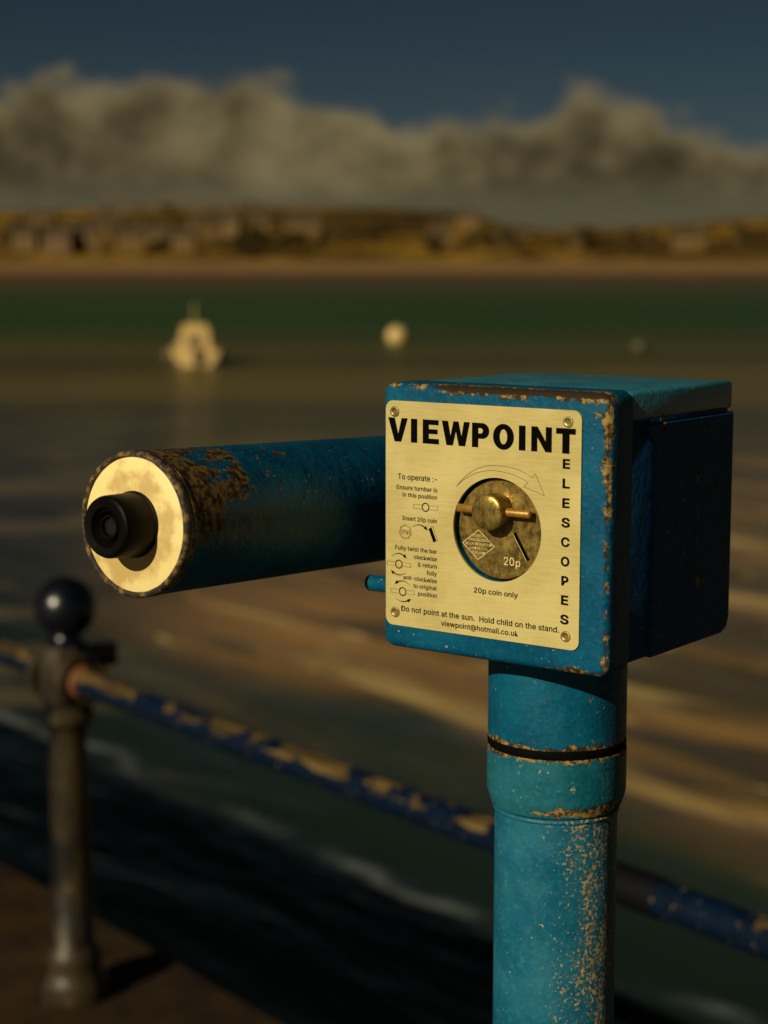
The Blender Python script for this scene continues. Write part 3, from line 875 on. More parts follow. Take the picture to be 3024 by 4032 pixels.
# knob: knurled barrel with a smooth cap, and the turn bar through it
KU, KV = 88.6, 69.2
kx, kz = puv(KU, KV)
KL, KR = 0.0145, 0.0118
bm = bmesh.new()
rings = []
ns, nr = 96, 14
for i in range(nr + 1):
    yy = DIAL_Y - 0.0002 - (KL - 0.0022) * i / nr
    ring = []
    for j in range(ns):
        a = 2 * math.pi * j / ns
        r = KR - (0.00045 if (i + j) % 2 else 0.0)
        ring.append((kx + r * math.cos(a), yy, kz + r * math.sin(a)))
    rings.append(ring)
for r, h in ((KR - 0.0006, KL - 0.0021), (KR + 0.0001, KL - 0.0018), (KR + 0.0001, KL - 0.0010), (KR - 0.0006, KL - 0.0003), (KR * 0.85, KL + 0.0001), (KR * 0.6, KL + 0.0006), (KR * 0.3, KL + 0.0009), (KR * 0.05, KL + 0.0010)):
    rings.append([(kx + r * math.cos(2 * math.pi * j / ns), DIAL_Y - h, kz + r * math.sin(2 * math.pi * j / ns)) for j in range(ns)])
loft(bm, rings, False, True)
obj('knob', bm, M['knob'], dial, 32)
bm = bmesh.new()
by_ = DIAL_Y - 0.0062
prof = [(0.0014, -0.0290), (0.0024, -0.0286), (0.0029, -0.0278), (0.0029, 0.0278), (0.0024, 0.0286), (0.0014, 0.0290)]
lathe(bm, prof, 'X', 28, (kx + 0.0006, by_, kz + 0.0002))
bar = obj('turn_bar', bm, M['copper'], dial, 50)

# neck, gap, collar, post
def cyl(name, prof, mat, n=72):
    b = bmesh.new()
    lathe(b, prof, 'Z', n)
    return obj(name, b, mat, tele, 35)


cyl('neck', [(0.0490, NECK_B), (0.0490, Z0 + 0.006)], M['neck'], 72)
cyl('swivel_gap', [(0.0475, COLLAR_T - 0.002), (0.0492, COLLAR_T + 0.0012), (0.0492, NECK_B - 0.0012), (0.0475, NECK_B + 0.002)], M['black'])
cyl('collar', [(0.0440, COLLAR_B - 0.0055), (0.0462, COLLAR_B - 0.0040), (0.0488, COLLAR_B + 0.0040), (0.0495, COLLAR_B + 0.0075), (0.0495, COLLAR_T - 0.0010), (0.0485, COLLAR_T)], M['collar'])
cyl('post', [(0.090, 0.0), (0.090, 0.012), (0.050, 0.018), (0.0437, 0.03), (0.0437, COLLAR_B + 0.002)], M['post'])
b = bmesh.new()
lathe(b, [(0.0446, 0.0), (0.0452, 0.0012), (0.0446, 0.0026), (0.0436, 0.0030), (0.0436, -0.0004)], 'Z', 72, (0, 0, COLLAR_B - 0.0088), False, False)
obj('collar_seam', b, M['post'], tele, 35)

# tube: own frame, y along the axis
tube = empty_tube = None
TL = 0.46
TR = 0.0464
bm = bmesh.new()
lathe(bm, [(TR, 0.004), (TR, TL)], 'Y', 96, (0, 0, 0), True, True)
# extra rings for an even surface
tube = obj('tube', bm, M['tube'], tele, 35)
tube.location = (-0.1455 + OX, -0.176 + OY, 0.0063 + OZ)
tube.rotation_euler = (-0.0395, 0, 0)
bm = bmesh.new()
lathe(bm, [(0.0432, 0.0020), (0.0432, -0.0005), (0.0438, -0.0012), (0.0454, -0.0012), (0.0466, -0.0002), (0.0470, 0.0014), (0.0470, 0.0045), (0.0465, 0.0055), (0.0469, 0.0065), (0.0469, 0.0085), (0.0463, 0.0092)],
      'Y', 120, (0, 0, 0), False, False)
for v in bm.verts:
    k = 1 + 0.004 * mnoise.noise(v.co * 160)
    v.co.x *= k
    v.co.z *= k
obj('rim', bm, M['rim'], tube, 50)
bm = bmesh.new()
lathe(bm, [(0.0433, 0.0012), (0.0426, 0.0008), (0.0200, 0.0006)], 'Y', 96, (0, 0, 0), False, True)
obj('end_disc', bm, M['white'], tube, 40)
bm = bmesh.new()
er = 0.0202
lathe(bm, [(er + 0.0012, 0.0010), (er + 0.0010, -0.0008), (er + 0.0002, -0.0014), (er - 0.0004, -0.0225), (er - 0.0012, -0.0245), (er - 0.0026, -0.0256),
           (er - 0.0075, -0.0250), (0.0118, -0.0236), (0.0112, -0.0222), (0.0108, -0.0222), (0.0100, -0.0236), (0.0092, -0.0222), (0.0080, -0.0205), (0.0074, -0.0220),
           (0.0062, -0.0220), (0.0056, -0.0195)],
      'Y', 72, (0, 0, 0), False, False)
obj('eyepiece', bm, M['eyepiece'], tube, 30)
bm = bmesh.new()
lathe(bm, [(0.0057, -0.0194), (0.0040, -0.0200), (0.0018, -0.0203)], 'Y', 40, (0, 0, 0), False, True)
obj('eye_lens', bm, M['glass'], tube, 60)

# pivot between tube and housing, and the little stop rod below it
bm = bmesh.new()
lathe(bm, [(0.022, -0.105 + 0.0076), (0.022, -0.080 + 0.0076)], 'X', 40, (OX, OY + 0.10, OZ))
obj('pivot', bm, M['side'], tele, 35)
bm = bmesh.new()
lathe(bm, [(0.0030, -0.0992), (0.0048, -0.0986), (0.0056, -0.0972), (0.0056, -0.0780)], 'X', 28, (OX, OY + 0.0085, OZ - 0.0520))
obj('stop_rod', bm, M['neck'], tele, 40)


# ------------------------------------------------------------------ railing
RD = Vector((0.6086, -0.7935, 0)).normalized()           # along the quay, towards the right
RN = Vector((-RD.y, RD.x, 0))                        # towards the water
RAZ = math.atan2(RD.y, RD.x)
POST = Vector((-0.692, 3.940, GROUND_Z))
RAIL_H = CAM_Z - 0.90 - GROUND_Z


def iron_fn(s):
    p = s.obj()
    a = s.noise(p, 22.0, 6.0, 0.65)
    b = s.noise(s.mapping(p, scale=(1, 1, 0.3)), 14.0, 4.0, 0.6)
    col = s.mix(s.step(b, 0.40, 0.60), (0.0025, 0.0035, 0.005), (0.034, 0.025, 0.010))
    col = s.mix(s.step(a, 0.60, 0.66), col, (0.060, 0.038, 0.013))
    return {'Base Color': col, 'Specular IOR Level': 0.3, 'Roughness': s.add(0.30, s.mul(a, 0.3)), 'Normal': s.bump(a, 0.4, 0.004)}


def ball_fn(s):
    p = s.obj()
    a = s.noise(p, 22.0, 5.0, 0.6)
    return {'Base Color': s.mix(s.step(a, 0.45, 0.7), (0.0015, 0.0025, 0.006), (0.004, 0.006, 0.012)),
            'Roughness': 0.28, 'Normal': s.bump(a, 0.15, 0.004)}


def rail_fn(s):
    p = s.obj()
    x, y, z = s.xyz(p)
    n = s.noise(s.mapping(p, scale=(0.62, 0.9, 0.9)), 21.0, 7.0, 0.58)
    n2 = s.noise(s.mapping(p, loc=(1.7, 0, 0), scale=(1, 0.4, 0.4)), 5.0, 3.0, 0.5)
    up = s.step(s.add(z, s.mul(y, 0.15)), -0.009, 0.011, -0.25, 0.072)
    v = s.add(s.add(s.mul(n, 0.75), s.mul(n2, 0.25)), up)
    v = s.sub(v, s.step(x, 1.2, 1.6, 0.0, 0.085))
    ch = s.step(v, 0.548, 0.560)
    lam = s.noise(s.mapping(p, scale=(8, 120, 120)), 1.0, 4.0, 0.6)
    bare = s.mix(s.step(lam, 0.40, 0.62), (0.026, 0.017, 0.005), (0.125, 0.082, 0.026))
    blue = s.mix(s.step(s.noise(p, 40.0, 4.0), 0.4, 0.65), (0.0006, 0.005, 0.016), (0.0014, 0.009, 0.027))
    fl = s.step(s.noise(p, 95.0, 2.0), 0.69, 0.71)
    blue = s.mix(fl, blue, (0.16, 0.11, 0.04))
    h = s.sub(s.mul(lam, s.mul(ch, 0.3)), ch)
    return {'Base Color': s.mix(ch, blue, bare), 'Roughness': s.step(ch, 0, 1, 0.45, 0.8), 'Specular IOR Level': 0.2, 'Normal': s.bump(h, 0.7, 0.002)}


M['iron'] = material('worn_black_iron', iron_fn)
M['ball'] = material('black_gloss_iron', ball_fn)
M['rail'] = material('flaking_navy_paint', rail_fn)
M['rustring'] = material('orange_rust', color=(0.15, 0.048, 0.010), rough=0.85)

railing = tag(empty('harbour_railing', POST, RAZ), 'flaking navy pipe railing with ball topped iron post at the quay edge', 'railing')


def rail_post(x):
    b = bmesh.new()
    g = RAIL_H
    prof = [(0.080, 0.0), (0.080, 0.035), (0.066, 0.050), (0.062, 0.075), (0.066, 0.090), (0.060, 0.110), (0.0475, 0.125), (0.045, 0.30),
            (0.0405, g - 0.165), (0.040, g - 0.120), (0.046, g - 0.108), (0.058, g - 0.096), (0.058, g - 0.078), (0.046, g - 0.070), (0.040, g - 0.066), (0.040, g + 0.075)]
    lathe(b, prof, 'Z', 40, (x, 0, 0))
    p = obj('post', b, M['iron'], railing, 40)
    # boss that the rails enter: eight-sided block with rings
    b = bmesh.new()
    lathe(b, [(0.046, g - 0.062), (0.060, g - 0.048), (0.062, g + 0.034), (0.054, g + 0.056), (0.044, g + 0.074)], 'Z', 8, (x, 0, 0))
    obj('boss', b, M['iron'], p, 20)
    for sx in (-1, 1):
        b = bmesh.new()
        lathe(b, [(0.044, 0.046), (0.060, 0.050), (0.064, 0.060), (0.060, 0.072), (0.050, 0.078), (0.042, 0.070)], 'X', 36, (0, 0, 0))
        for v in b.verts:
            v.co = Vector((x + sx * v.co.x, v.co.y, v.co.z + g))
        obj('socket_ring', b, M['iron'], p, 40)
        b = bmesh.new()
        lathe(b, [(0.0285, 0.064), (0.037, 0.066), (0.036, 0.074), (0.030, 0.082), (0.0283, 0.084)], 'X', 32, (0, 0, 0), False, False)
        for v in b.verts:
            v.co = Vector((x + sx * v.co.x, v.co.y, v.co.z + g))
        obj('rust_ring', b, M['rustring'], p, 40)
    # square lug on the seaward side
    b = bmesh.new()
    box(b, x - 0.022, x + 0.022, 0.045, 0.118, g + 0.012, g + 0.062, 0.006)
    obj('lug', b, M['ball'], p, 40)
    b = bmesh.new()
    prof = [(0.044, g + 0.070), (0.045, g + 0.076), (0.034, g + 0.084), (0.032, g + 0.092)]
    cz = g + 0.152
    for i in range(1, 15):
        a = R(-55 + 145 * i / 14)
        prof.append((max(0.0008, 0.068 * math.cos(a)), cz + 0.068 * math.sin(a)))
    lathe(b, prof, 'Z', 40, (x, 0, 0))
    obj('ball_finial', b, M['ball'], p, 60)


SPAN = 3.4
for k in (0, -1, 1):
    rail_post(k * SPAN)
for k in (-1, 0):
    b = bmesh.new()
    rings = []
    N = 60
    lathe(b, [(0.0275, k * SPAN + 0.05 + (SPAN - 0.1) * i / N) for i in range(N + 1)], 'X', 32, (0, 0, 0))
    r = obj('rail', b, M['rail'], railing, 40)
    r.location = (0, 0, RAIL_H)
b = bmesh.new()
lathe(b, [(0.0280, 1.47), (0.0300, 1.473), (0.0300, 1.785), (0.0280, 1.788)], 'X', 32, (0, 0, RAIL_H), False, False)
obj('shadow_sleeve', b, material('rail_shadow_black', color=(0.002, 0.0025, 0.004), rough=0.7, spec=0.1), railing, 40)  # black sleeve put over the rail to draw a shadow lying across it


# ------------------------------------------------------------------ quay
def stone_fn(s):
    p = s.obj()
    a = s.noise(p, 9.0, 7.0, 0.65)
    b = s.noise(p, 60.0, 5.0, 0.6)
    c = s.noise(p, 2.0, 3.0, 0.5)
    col = s.mix(s.step(a, 0.35, 0.65), (0.020, 0.0105, 0.0025), (0.044, 0.0235, 0.006))
    col = s.mix(s.mul(s.step(c, 0.45, 0.65), 0.5), col, (0.014, 0.008, 0.003))
    return {'Base Color': col, 'Specular IOR Level': 0.2, 'Roughness': 0.85, 'Normal': s.bump(s.add(a, s.mul(b, 0.5)), 0.6, 0.012)}


M['stone'] = material('brown_coping_stone', stone_fn)
M['wallstone'] = material('wet_quay_stone', stone_fn)
EDGE = 0.268                                    # coping edge beyond the rail line
quay = tag(empty('quay_wall', (POST.x, POST.y, WATER_Z - 2.0), RAZ), 'brown stone quay wall with jointed coping slabs under the railing', 'wall')
gz = GROUND_Z - (WATER_Z - 2.0)
rnd = random.Random(3)
for i in range(-14, 9):
    b = bmesh.new()
    x0 = -0.45 + i * 1.32
    box(b, x0 + 0.006, x0 + 1.314, EDGE - 0.86, EDGE + 0.02, gz - 0.28, gz - 0.002 * rnd.random(), 0.014)
    obj('coping_slab', b, M['stone'], quay, 40)
b = bmesh.new()
box(b, -19, 12, EDGE - 0.90, EDGE - 0.02, 0, gz - 0.275)
obj('wall_face', b, M['wallstone'], quay, 0)


def paving_fn(s):
    p = s.obj()
    a = s.noise(p, 14.0, 6.0, 0.65)
    br = s.node('ShaderNodeTexBrick', {'Vector': p, 'Scale': 1.6, 'Mortar Size': 0.012, 'Color1': (1, 1, 1), 'Color2': (0.8, 0.8, 0.8), 'Mortar': (0.25, 0.25, 0.25)})
    col = s.mix(s.step(a, 0.35, 0.65), (0.07, 0.055, 0.035), (0.11, 0.088, 0.058))
    return {'Base Color': s.mix(1.0, col, br, 'MULTIPLY'), 'Roughness': 0.9, 'Normal': s.bump(a, 0.5, 0.01)}


b = bmesh.new()
box(b, -19, 12, -30, EDGE - 0.90, gz - 0.5, gz - 0.012)
pav = obj('pavement', b, material('paving', paving_fn), None, 0)
pav.location = quay.location
pav.rotation_euler = (0, 0, RAZ)
tag(pav, kind='structure')


# ------------------------------------------------------------------ water
def water_fn(s):
    p = s.obj()
    x, y, z = s.xyz(p)
    d = s.add(s.mul(x, RN.x), s.mul(y, RN.y))                  # distance out from the quay side
    q = s.mapping(p, rot=(0, 0, -RAZ))                          # x along the quay
    n1 = s.noise(s.mapping(q, scale=(0.10, 0.30, 1)), 1.0, 4.0, 0.55, 0.6)
    n2 = s.noise(s.mapping(p, loc=(7, 3, 0), scale=(0.020, 0.055, 1)), 1.0, 4.0, 0.55)
    n3 = s.noise(s.mapping(q, loc=(2, 9, 0), scale=(0.55, 1.7, 1)), 1.0, 5.0, 0.6, 0.8)
    dn = s.add(d, s.mul(s.sub(n1, 0.5), 6.0))
    sand = s.step(dn, 9.0, 12.5)
    quayc = (0.019, 0.033, 0.024)
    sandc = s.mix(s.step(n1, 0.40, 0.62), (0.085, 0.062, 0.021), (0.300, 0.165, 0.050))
    shade_fade = s.mix(s.step(d, 7.4, 10.0), (0.010, 0.018, 0.014), quayc)  # darkened towards the quay shadow line, softening its edge by colour
    col = s.mix(s.step(d, 5.4, 7.2), (0.170, 0.185, 0.120), shade_fade)  # brighter colour close in lifts the water in the quay's shade
    col = s.mix(sand, col, sandc)
    mid = s.step(s.add(y, s.mul(s.sub(n2, 0.5), 40.0)), 24.0, 44.0)
    col = s.mix(mid, col, s.mix(s.step(n2, 0.40, 0.62), (0.060, 0.048, 0.007), (0.125, 0.090, 0.015)))
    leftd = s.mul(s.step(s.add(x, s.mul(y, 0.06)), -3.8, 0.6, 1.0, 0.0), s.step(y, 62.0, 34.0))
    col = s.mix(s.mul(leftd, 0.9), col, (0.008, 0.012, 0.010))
    far = s.step(s.add(y, s.mul(s.sub(n2, 0.5), 70.0)), 58.0, 130.0)
    col = s.mix(far, col, (0.022, 0.052, 0.004))
    far2 = s.step(s.add(y, s.mul(s.sub(n2, 0.5), 160.0)), 150.0, 360.0)
    col = s.mix(far2, col, (0.085, 0.055, 0.015))
    # low waves over the sandy shallows: sunlit crests and dull troughs painted in
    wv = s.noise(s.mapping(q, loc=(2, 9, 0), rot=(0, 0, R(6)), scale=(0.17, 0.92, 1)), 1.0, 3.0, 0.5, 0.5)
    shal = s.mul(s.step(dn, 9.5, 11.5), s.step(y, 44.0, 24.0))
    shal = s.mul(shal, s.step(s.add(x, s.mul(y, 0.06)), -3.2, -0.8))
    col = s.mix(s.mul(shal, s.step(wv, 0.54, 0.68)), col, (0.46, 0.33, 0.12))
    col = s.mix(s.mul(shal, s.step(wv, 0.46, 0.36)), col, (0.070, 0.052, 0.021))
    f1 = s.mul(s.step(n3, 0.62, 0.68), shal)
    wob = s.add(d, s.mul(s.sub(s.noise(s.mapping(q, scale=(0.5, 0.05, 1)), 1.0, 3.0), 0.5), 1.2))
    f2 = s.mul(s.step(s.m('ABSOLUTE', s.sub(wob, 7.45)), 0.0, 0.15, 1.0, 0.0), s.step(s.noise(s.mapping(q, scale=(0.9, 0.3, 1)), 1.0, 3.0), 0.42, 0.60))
    col = s.mix(s.mul(f1, 0.6), col, (0.62, 0.47, 0.19))  # wave glints and foam on the shallows, drawn as pale colour
    col = s.mix(s.mul(f2, 0.9), col, (0.105, 0.130, 0.130))  # foam streak with a crest's sky reflection put into its colour
    rp = s.noise(s.mapping(p, loc=(4, 0, 0), scale=(0.24, 0.42, 1)), 1.0, 4.0, 0.55, 0.5)
    rip = s.mul(s.step(y, 70.0, 40.0), s.step(s.add(x, s.mul(y, 0.06)), 0.0, -3.0))
    col = s.mix(s.mul(s.mul(rip, s.step(rp, 0.50, 0.62)), 0.85), col, (0.125, 0.100, 0.046))
    w1 = s.noise(s.mapping(q, scale=(0.35, 1.2, 1)), 1.0, 4.0, 0.5, 0.4)
    w2 = s.noise(s.mapping(q, scale=(1.4, 3.5, 1)), 1.0, 4.0, 0.55, 0.3)
    h = s.add(s.mul(w1, 1.0), s.mul(w2, 0.28))
    foam_glint = s.mx(f1, f2)
    return {'Base Color': col, 'Roughness': s.add(s.step(y, 15.0, 90.0, 0.16, 0.36), s.mul(foam_glint, 0.5)), 'IOR': 1.33,
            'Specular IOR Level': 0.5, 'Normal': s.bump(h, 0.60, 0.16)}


b = bmesh.new()
ys = [-60, 3, 8, 16, 30, 60, 120, 250, 470]
vsr = [[b.verts.new((xx, yy, WATER_Z)) for xx in (-1500, -400, -60, 0, 60, 400, 1500)] for yy in ys]
for a, c in zip(vsr, vsr[1:]):
    for i in range(6):
        b.faces.new((a[i], a[i + 1], c[i + 1], c[i]))
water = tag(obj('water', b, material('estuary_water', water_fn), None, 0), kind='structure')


# ------------------------------------------------------------------ far shore
CREST = [(-0.50, 20.0), (-0.30, 22.5), (-0.208, 20.7), (-0.130, 21.5), (-0.058, 22.0), (-0.010, 22.0), (0.020, 21.0), (0.038, 20.0), (0.052, 17.6), (0.068, 13.6),
         (0.092, 12.4), (0.120, 13.0), (0.145, 14.8), (0.208, 17.8), (0.30, 21.0), (0.5, 19.0)]


def lerp_tab(tab, x):
    if x <= tab[0][0]: return tab[0][1]
    for (a, va), (b_, vb) in zip(tab, tab[1:]):
        if x <= b_:
            t = (x - a) / (b_ - a)
            t = t * t * (3 - 2 * t)
            return va + (vb - va) * t
    return tab[-1][1]


def ground_h(x, y):
    crest = lerp_tab(CREST, x / 800.0) + 4.2
    beach = 3.6 * min(1.0, max(0.0, (y - 430) / 90.0)) - 0.15
    t = min(1.0, max(0.0, (y - 520) / 280.0))
    hgt = beach + (crest - 3.6) * (t ** 0.85)
    if y > 800:
        hgt = crest - (y - 800) * 0.02
    if t > 0:
        hgt += 1.3 * mnoise.noise(Vector((x * 0.012, y * 0.012, 3.3))) * min(1, t * 4) * (1 if y < 800 else 0.2)
    return hgt


def hill_fn(s):
    p = s.obj()
    x, y, z = s.xyz(p)
    cell = s.node('ShaderNodeTexVoronoi', {'Vector': s.mapping(p, scale=(0.016, 0.011, 0)), 'Scale': 1.0, 'Randomness': 0.9}, out=1)
    cr = s.node('ShaderNodeSeparateColor', {0: cell})
    n = s.noise(p, 0.06, 5.0, 0.6)
    f = s.step(cr, 0.25, 0.85)
    field = s.mix(f, (0.060, 0.036, 0.004), (0.30, 0.175, 0.016))
    field = s.mix(s.step(n, 0.40, 0.62), field, (0.080, 0.043, 0.008))
    sandm = s.step(y, 505.0, 530.0, 1.0, 0.0)
    wet = s.step(s.add(y, s.mul(n, 30.0)), 445.0, 500.0)
    sand = s.mix(wet, (0.085, 0.055, 0.022), (0.22, 0.13, 0.052))
    return {'Base Color': s.mix(sandm, field, sand), 'Roughness': 0.95, 'Specular IOR Level': 0.1}


b = bmesh.new()
yl = [428, 445, 460, 480, 500, 520, 540, 565, 590, 620, 650, 680, 710, 740, 770, 800, 850, 950, 1200, 1800]
xl = [-900 + 15 * i for i in range(121)]
vg = [[b.verts.new((xx, yy, ground_h(xx, yy))) for xx in xl] for yy in yl]
for a, c in zip(vg, vg[1:]):
    for i in range(len(xl) - 1):
        b.faces.new((a[i], a[i + 1], c[i + 1], c[i]))
tag(obj('hills', b, material('hill_fields', hill_fn), None, 60), kind='structure')


def px_to_x(fx, dist):
    """horizontal place of a feature seen at full-picture column fx (0..1659) and standing dist metres off"""
    return (fx * 1.8228 - 1512.0) / 7271.2 * dist


# trees on the far hillside
def leaf_fn(c1, c2):
    def fn(s):
        p = s.obj()
        n = s.noise(p, 0.9, 4.0, 0.6)
        return {'Base Color': s.mix(s.step(n, 0.35, 0.65), c1, c2), 'Roughness': 0.8, 'Specular IOR Level': 0.2}
    return fn


LEAF = [material('leaf_dark', leaf_fn((0.030, 0.024, 0.006), (0.060, 0.042, 0.010))),
        material('leaf_olive', leaf_fn((0.055, 0.042, 0.009), (0.095, 0.066, 0.014))),
        material('leaf_russet', leaf_fn((0.075, 0.038, 0.009), (0.120, 0.062, 0.014)))]
BARK = material('bark', color=(0.05, 0.035, 0.018), rough=0.9)


def make_tree(k):
    rr = random.Random(40 + k)
    root = empty('broadleaf_tree', (0, 0, 0))
    b = bmesh.new()
    lathe(b, [(0.42, -0.6), (0.30, 0.8), (0.22, 2.6), (0.10, 4.4)], 'Z', 9)
    for i in range(5):
        a = rr.random() * 6.28
        z0 = 1.8 + rr.random() * 1.6
        e = Vector((math.cos(a) * 1.7, math.sin(a) * 1.7, z0 + 1.4))
        s0 = Vector((0, 0, z0))
        d = e - s0
        u = d.orthogonal().normalized()
        v = d.cross(u).normalized()
        loft(b, [[tuple(c + (u * math.cos(t * 1.0472) + v * math.sin(t * 1.0472)) * r) for t in range(6)] for c, r in ((s0, 0.13), (e, 0.05))])
    obj('trunk', b, BARK, root, 40)
    b = bmesh.new()
    lobes = [(Vector((rr.uniform(-1.7, 1.7), rr.uniform(-1.7, 1.7), rr.uniform(2.6, 5.4))), rr.uniform(1.0, 1.8)) for _ in range(9)]
    for c, r in lobes:
        for _ in range(70):
            d = Vector((rr.gauss(0, 1), rr.gauss(0, 1), rr.gauss(0, 0.8))).normalized() * r * (rr.random() ** 0.4)
            q = c + d
            t1 = Vector((rr.gauss(0, 1), rr.gauss(0, 1), rr.gauss(0, 1))).normalized() * rr.uniform(0.22, 0.45)
            t2 = t1.cross(Vector((rr.gauss(0, 1), rr.gauss(0, 1), rr.gauss(0, 1)))).normalized() * rr.uniform(0.18, 0.34)
            vs = [b.verts.new(q + t1), b.verts.new(q + t2), b.verts.new(q - t1), b.verts.new(q - t2)]
            b.faces.new(vs)
    me = bpy.data.meshes.new('crown')
    b.to_mesh(me)
    b.free()
    link('crown', me, LEAF[k], root)
    return root


protos = [make_tree(k) for k in range(3)]
TL_ = ['dark crowned broadleaf tree on the far hillside', 'olive green broadleaf tree on the far hillside', 'russet leaved broadleaf tree on the far hillside']


def copy_tree(o):
    c = o.copy()
    COL.objects.link(c)
    for ch in o.children:
        d = ch.copy()
        COL.objects.link(d)
        d.parent = c
    return c


rnd = random.Random(11)
used = [False] * 3
spots = []
# wooded bands seen as dark strips: (from column, to column, from dist, to dist, count)
for f0, f1, d0, d1, cnt in ((-20, 130, 545, 590, 10), (260, 420, 560, 600, 8), (470, 690, 525, 545, 14), (700, 860, 560, 620, 10), (820, 1000, 640, 700, 8),
                            (900, 1130, 530, 560, 12), (1240, 1680, 560, 640, 16), (560, 1000, 640, 720, 12), (0, 620, 720, 760, 12), (1400, 1680, 600, 640, 5)):
    for _ in range(cnt):
        dd_ = rnd.uniform(d0, d1)
        spots.append((px_to_x(rnd.uniform(f0, f1), dd_), dd_))
for x, y in spots:
    k = rnd.choice((0, 0, 1, 1, 2))
    o = copy_tree(protos[k]) if used[k] else protos[k]
    used[k] = True
    o.location = (x, y, ground_h(x, y))
    sc = rnd.uniform(0.65, 1.05) * (0.6 if y > 630 else 1.0)
    o.scale = (sc * rnd.uniform(0.95, 1.35), sc * rnd.uniform(0.95, 1.35), sc)
    o.rotation_euler = (0, 0, rnd.uniform(0, 6.28))
    tag(o, TL_[k], 'tree', 'trees on the far hillside')

# houses along the far shore
def plaster_fn(c):
    def fn(s):
        p = s.obj()
        n = s.noise(p, 1.2, 5.0, 0.6)
        return {'Base Color': s.mix(s.step(n, 0.3, 0.7), tuple(q * 0.85 for q in c), c), 'Roughness': 0.9}
    return fn


PL = {'cream': material('cream_render', plaster_fn((0.165, 0.108, 0.036))), 'pink': material('pink_render', plaster_fn((0.150, 0.085, 0.034))),
      'buff': material('buff_render', plaster_fn((0.165, 0.098, 0.024)))}
SLATE = material('slate_roof', plaster_fn((0.060, 0.040, 0.018)))
PANE = material('window_pane', color=(0.02, 0.022, 0.025), rough=0.1)


def house(fx, dist, wid, hgt, colr, rz, label, floors=2):
    x = px_to_x(fx, dist)
    root = tag(empty('house', (x, dist, ground_h(x, dist) - 0.3), rz), label, 'house', 'houses on the far shore')
    dep = 7.0
    b = bmesh.new()
    box(b, -wid / 2, wid / 2, -dep / 2, dep / 2, 0, hgt)
    for sx in (-1, 1):
        vv = [b.verts.new(q) for q in ((sx * (wid / 2 - 0.002), -dep / 2, hgt), (sx * (wid / 2 - 0.002), dep / 2, hgt), (sx * (wid / 2 - 0.002), 0, hgt + 2.3))]
        b.faces.new(vv)
    obj('wall', b, PL[colr], root, 0)
    b = bmesh.new()
    for sy in (-1, 1):
        lo = [(sx * (wid / 2 + 0.3), sy * (dep / 2 + 0.35), hgt - 0.22) for sx in (-1, 1)]
        hi = [(sx * (wid / 2 + 0.3), 0, hgt + 2.38) for sx in (-1, 1)]
        loft(b, [[lo[0], lo[1], hi[1], hi[0]], [tuple(Vector(q) + Vector((0, 0, 0.18))) for q in (lo[0], lo[1], hi[1], hi[0])]])
    rf = obj('roof', b, SLATE, root, 0)
    b = bmesh.new()
    box(b, wid / 2 - 1.4, wid / 2 - 0.5, -0.45, 0.45, hgt + 1.4, hgt + 3.4)
    obj('chimney', b, PL['buff'], rf, 0)
    nwin = max(2, int(wid / 2.6))
    for fl in range(floors):
        for i in range(nwin):
            cx = -wid / 2 + wid * (i + 0.5) / nwin
            zc = 1.0 + fl * 2.7
            if fl == 0 and i == nwin // 2:
                b = bmesh.new()
                box(b, cx - 0.45, cx + 0.45, -dep / 2 - 0.04, -dep / 2 + 0.05, 0.3, 2.3)
                obj('door', b, SLATE, root, 0)
                continue
            b = bmesh.new()
            box(b, cx - 0.5, cx + 0.5, -dep / 2 - 0.03, -dep / 2 + 0.05, zc, zc + 1.25)
            obj('window', b, PANE, root, 0)


for a in ((62, 548, 6.5, 5.0, 'cream', 0.1, 'small cream house at the far left end of the far shore'),
          (137, 540, 8.0, 5.2, 'pink', -0.15, 'pinkish house, nearer the water, beside the wide cream house'),
          (186, 545, 9.5, 5.6, 'cream', 0.1, 'wide cream house right of the pinkish house by the beach'),
          (288, 545, 7.5, 5.4, 'buff', 0.15, 'buff house standing alone at the beach between two gaps'),
          (352, 556, 6.0, 4.6, 'cream', -0.1, 'little cream house behind the beach right of the lone buff house'),
          (402, 548, 6.5, 4.2, 'buff', 0.0, 'low buff house at the beach below the hillside terrace'),
          (452, 585, 10.0, 5.5, 'buff', 0.3, 'long buff house higher on the slope above the low beach house'),
          (500, 600, 7.5, 5.0, 'cream', -0.2, 'cream house on the slope right of the long buff house'),
          (560, 610, 6.5, 4.8, 'buff', 0.1, 'small buff house halfway up the slope, left of the wide cream one'),
          (655, 595, 11.0, 5.2, 'buff', 0.05, 'wide buff house above the dark trees in mid shore'),
          (245, 590, 8.0, 5.0, 'buff', 0.2, 'buff house on the slope behind the beach houses at left'),
          (100, 640, 8.5, 5.0, 'buff', 0.0, 'buff house high on the hillside at far left'),
          (950, 560, 7.0, 5.0, 'buff', 0.1, 'buff house on the far shore beyond the telescope housing'),
          (1010, 640, 7.0, 4.8, 'buff', -0.1, 'buff house under the hill shoulder right of centre'),
          (1100, 560, 8.0, 5.2, 'buff', 0.15, 'buff house at the beach under the dip of the hill'),
          (1255, 580, 7.0, 4.8, 'buff', -0.2, 'small buff house at the beach right of the dip in the hill'),
          (1480, 570, 9.0, 4.6, 'buff', 0.0, 'low buff house on the right part of the far shore')):
    house(*a)


# ------------------------------------------------------------------ boat and buoys
def boat_white(s):
    p = s.obj()
    n = s.noise(p, 5.0, 5.0, 0.6)
    return {'Base Color': s.mix(s.step(n, 0.35, 0.65), (0.46, 0.33, 0.12), (0.58, 0.43, 0.17)), 'Roughness': 0.4}


